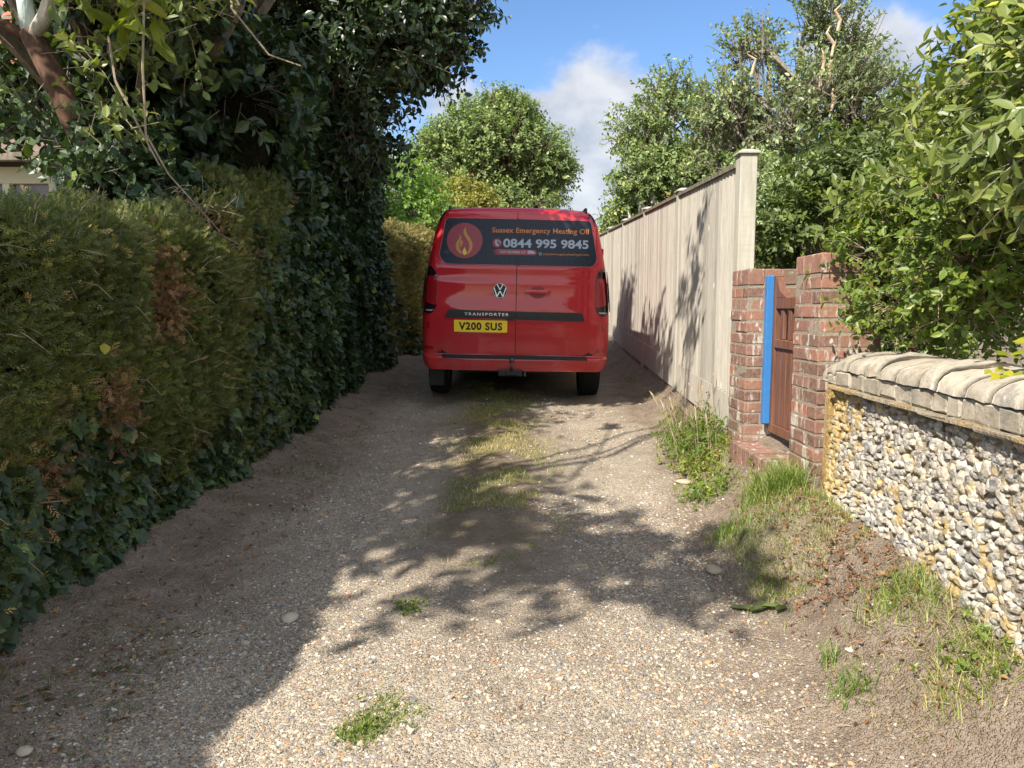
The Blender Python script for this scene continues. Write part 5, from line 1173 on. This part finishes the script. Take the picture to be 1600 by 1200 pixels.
# tail lamps
LLp = [(-.968, .965), (-.90, .955), (-.868, .975), (-.830, 1.04), (-.826, 1.34), (-.845, 1.40), (-.885, 1.445), (-.925, 1.455)]
def tail(sg):
    f = lambda P: [(sg*abs(x), z) for x, z in (P if sg < 0 else P[::-1])]
    hsg = panel('tail_lamp', round_poly(f(LLp), .02), .010, .03, M['smoke'], cut=.03); smooth_by_angle(hsg, .6)
    ln = panel('lamp_lens', round_poly(f([(-.945, 1.075), (-.842, 1.045), (-.832, 1.06), (-.832, 1.335), (-.845, 1.352), (-.925, 1.345)]), .015), .016, .008, M['lens'], hsg, cut=.03); smooth_by_angle(ln, .6)
    panel('lamp_strip', round_poly(f([(-.945, .985), (-.875, .985), (-.86, 1.000), (-.945, 1.000)]), .004), .014, .006, M['wlens'], hsg, cut=.03)
    # wrap round the corner: the housing continues on the flank
    b = MB(); P = []
    for y in (.02, .10, .17, .21):
        for z in np.linspace(1.0 + (.10 if y > .15 else 0), 1.42 - (.12 if y > .15 else 0), 8): P.append((sg*(wz(z)*np.interp(y, [0, .3], [1, 1.004]) + .004), y + .06, z))
    P = np.array(P); b.add(P, [np.array([(a*8 + c, (a + 1)*8 + c, (a + 1)*8 + c + 1, a*8 + c + 1) for a in range(3) for c in range(7)])]); b.build('side_lens', M['smoke'], hsg, True)
    rf = panel('reflector', round_poly(f([(-.955, .765), (-.878, .765), (-.872, .895), (-.945, .905)]), .012), .007, .006, M['red'], cut=.04); smooth_by_angle(rf)
    panel('reflector_lens', round_poly(f([(-.935, .80), (-.905, .80), (-.905, .87), (-.935, .87)]), .004), .010, .006, M['lens'], rf, cut=.04)
    panel('corner_reflector', round_poly(f([(-.955, .582), (-.850, .580), (-.872, .612), (-.95, .618)]), .006), .007, .006, M['lens'], cut=.04)
    for zc in (1.60, 1.245 if sg < 0 else 1.60):
        pass
    b = MB(); zc = 1.615; b.box((sg*.893 - .014, .045 + ysurf(.905, zc, False), zc - .045), (sg*.893 + .014, .09 + ysurf(.905, zc, False), zc + .045), bev=.006); b.build('door_hinge', M['red'], V0)
tail(-1); tail(1)
# side mouldings and seams around the doors: bumper step and tow gear
panel('bumper_step', round_poly([(-.765, .500), (.760, .500), (.745, .532), (-.77, .532)], .008), .012, .06, M['black'], bumper, cut=.05)
bl = panel('bumper_lip', [(-.93, .405), (.93, .405), (.90, .420), (-.90, .420)], .006, .004, M['red'], bumper, cut=.05)
b = MB(); b.tube([(-.035, -.03, .395), (-.035, -.06, .42), (-.035, -.07, .475)], [.016, .013, .012], 10); 
sph = I2[0]*.026 + [-.035, -.07, .495]; b.add(sph, I2[1]); b.build('tow_ball', M['steel'], V0, True)
b = MB(); b.box((-.18, -.03, .318), (.085, .02, .392), bev=.01); b.box((-.10, -.045, .33), (.02, -.0305, .38), bev=.006); b.box((-.60, .12, .34), (.60, .18, .40), bev=.008); br = b.build('tow_bracket', M['black'], V0)
b = MB(); b.tube([(.105, -.03, .325), (.105, -.03, .372)], .012, 8); b.build('tow_socket', M['steel'], br)
for s in (-1, 1):
    b = MB(); b.box((s*.86 - .085, .42, .14), (s*.86 + .085, .435, .40), bev=.004) if s < 0 else b.box((s*.86 - .04, .45, .34), (s*.86 + .04, .462, .42), bev=.004); b.build('mud_flap', M['black'], V0)
    b = MB(); b.tube([(s*.715, .2, 2.03), (s*.715, .34, 2.062), (s*.72, 2.6, 2.062), (s*.72, 2.8, 2.03)], [.010, .016, .016, .01], 8); b.box((s*.712 - .016, .24, 2.02), (s*.712 + .016, .31, 2.078), bev=.008); b.build('roof_rail', M['black'], V0)
b = MB()
for xx in np.linspace(-.5, .5, 6): b.box((xx - .035, .30, 2.045), (xx + .035, 2.9, 2.0665), bev=.006)
b.build('roof_ribs', M['red'], V0)
# wheels
def wheel(x, y, sgn):
    prof = [(.225, -.10), (.30, -.112), (.335, -.100), (.345, -.06), (.345, .06), (.335, .100), (.30, .112), (.225, .10)]
    n = 40; V = []
    for k in range(n):
        a = 2*math.pi*k/n
        for i, (rr, xx) in enumerate(prof):
            r2 = rr - (.004 if (k % 2 and 2 <= i <= 5) else 0); V.append((xx, r2*math.cos(a), r2*math.sin(a)))
    F = [(k*8 + i, ((k + 1) % n)*8 + i, ((k + 1) % n)*8 + i + 1, k*8 + i + 1) for k in range(n) for i in range(7)]
    ty = npmesh('tyre', np.array(V), np.array(F), smooth=True)
    b = MB(); b.tube([(-.09, 0, 0), (.09, 0, 0)], .228, 24)
    for k in range(5):
        a = 2*math.pi*k/5; b.tube([(sgn*.095, .03*math.cos(a), .03*math.sin(a)), (sgn*.098, .21*math.cos(a), .21*math.sin(a))], [.03, .022], 6)
    w = b.build('wheel', M['rim'], V0); w.location = (x, y, .325); link('tyre', ty, M['rubber'], w)
    b = MB(); b.tube([(x - sgn*.22, y, .36), (x + sgn*.115 - sgn*.0, y, .36)], .415, 28, cap=True)
    return w
for sx in (-1, 1):
    wheel(sx*.862, .93, sx); wheel(sx*.862, 3.95, sx)
    for yc in (.93, 3.95):
        b = MB(); nA = 22; V = []
        for k in range(nA + 1):
            a = math.pi*(k/nA)*1.06 - .09; 
            for rr in (.385, .43): V.append((sx*(.996 if yc < 2 else .985), yc + rr*math.cos(a), max(.37, .34 + rr*math.sin(a))))
        b.add(np.array(V), [np.array([(k*2, k*2 + 1, k*2 + 3, k*2 + 2) for k in range(nA)])]); b.build('wheel_arch', M['red'], V0)
        V = [(sx*.9945, yc, .36)] + [(sx*.9945 if yc < 2 else sx*.984, yc + .386*math.cos(math.pi*k/20), max(.372, .34 + .386*math.sin(math.pi*k/20))) for k in range(21)]
# cab glass and mirrors
b = MB(); Pw = []
for y in (3.36, 3.55, 3.75, 3.95, 4.10):
    tz = topz(y); hw = wz(2.07 - (2.07 - tz)*.35)*.0 + np.interp(y, [3.36, 4.10], [.70, .83])
    for u_ in np.linspace(-1, 1, 9): Pw.append((u_*hw, y + .014, tz + .004 - .06*abs(u_)**3))
b.add(np.array(Pw), [np.array([(a*9 + c, a*9 + c + 1, (a + 1)*9 + c + 1, (a + 1)*9 + c) for a in range(4) for c in range(8)])]); b.build('windscreen', M['darkglass'], V0, True)
for s in (-1, 1):
    b = MB(); P = []
    for (y, zl, zh) in ((2.45, 1.18, 1.78), (2.9, 1.18, 1.80), (3.2, 1.16, 1.76), (3.55, 1.13, 1.50), (3.80, 1.10, 1.28)):
        for q in np.linspace(0, 1, 5):
            z = zl + (zh - zl)*q; b0 = min(1.02, topz(y) - .12); zr = b0 + (z - b0)*(2.07 - b0)/(topz(y) - b0); P.append((s*(wz(zr)*wid(y) + .005), y, z))
    b.add(np.array(P), [np.array([(a*5 + c, (a + 1)*5 + c, (a + 1)*5 + c + 1, a*5 + c + 1) for a in range(4) for c in range(4)])]); b.build('side_window', M['darkglass'], V0, True)
    b = MB(); b.box((s*1.05 - .09, 3.55, 1.16), (s*1.05 + .09, 3.68, 1.42), bev=.03); b.box((s*.965 - .03, 3.60, 1.14), (s*.965 + .03, 3.64, 1.18)); b.build('mirror', M['black'], V0)
    b = MB(); b.box((s*.62 - .16, 4.78, .86), (s*.62 + .16, 4.96, .99), bev=.03); b.build('headlight', M['wlens'], V0)
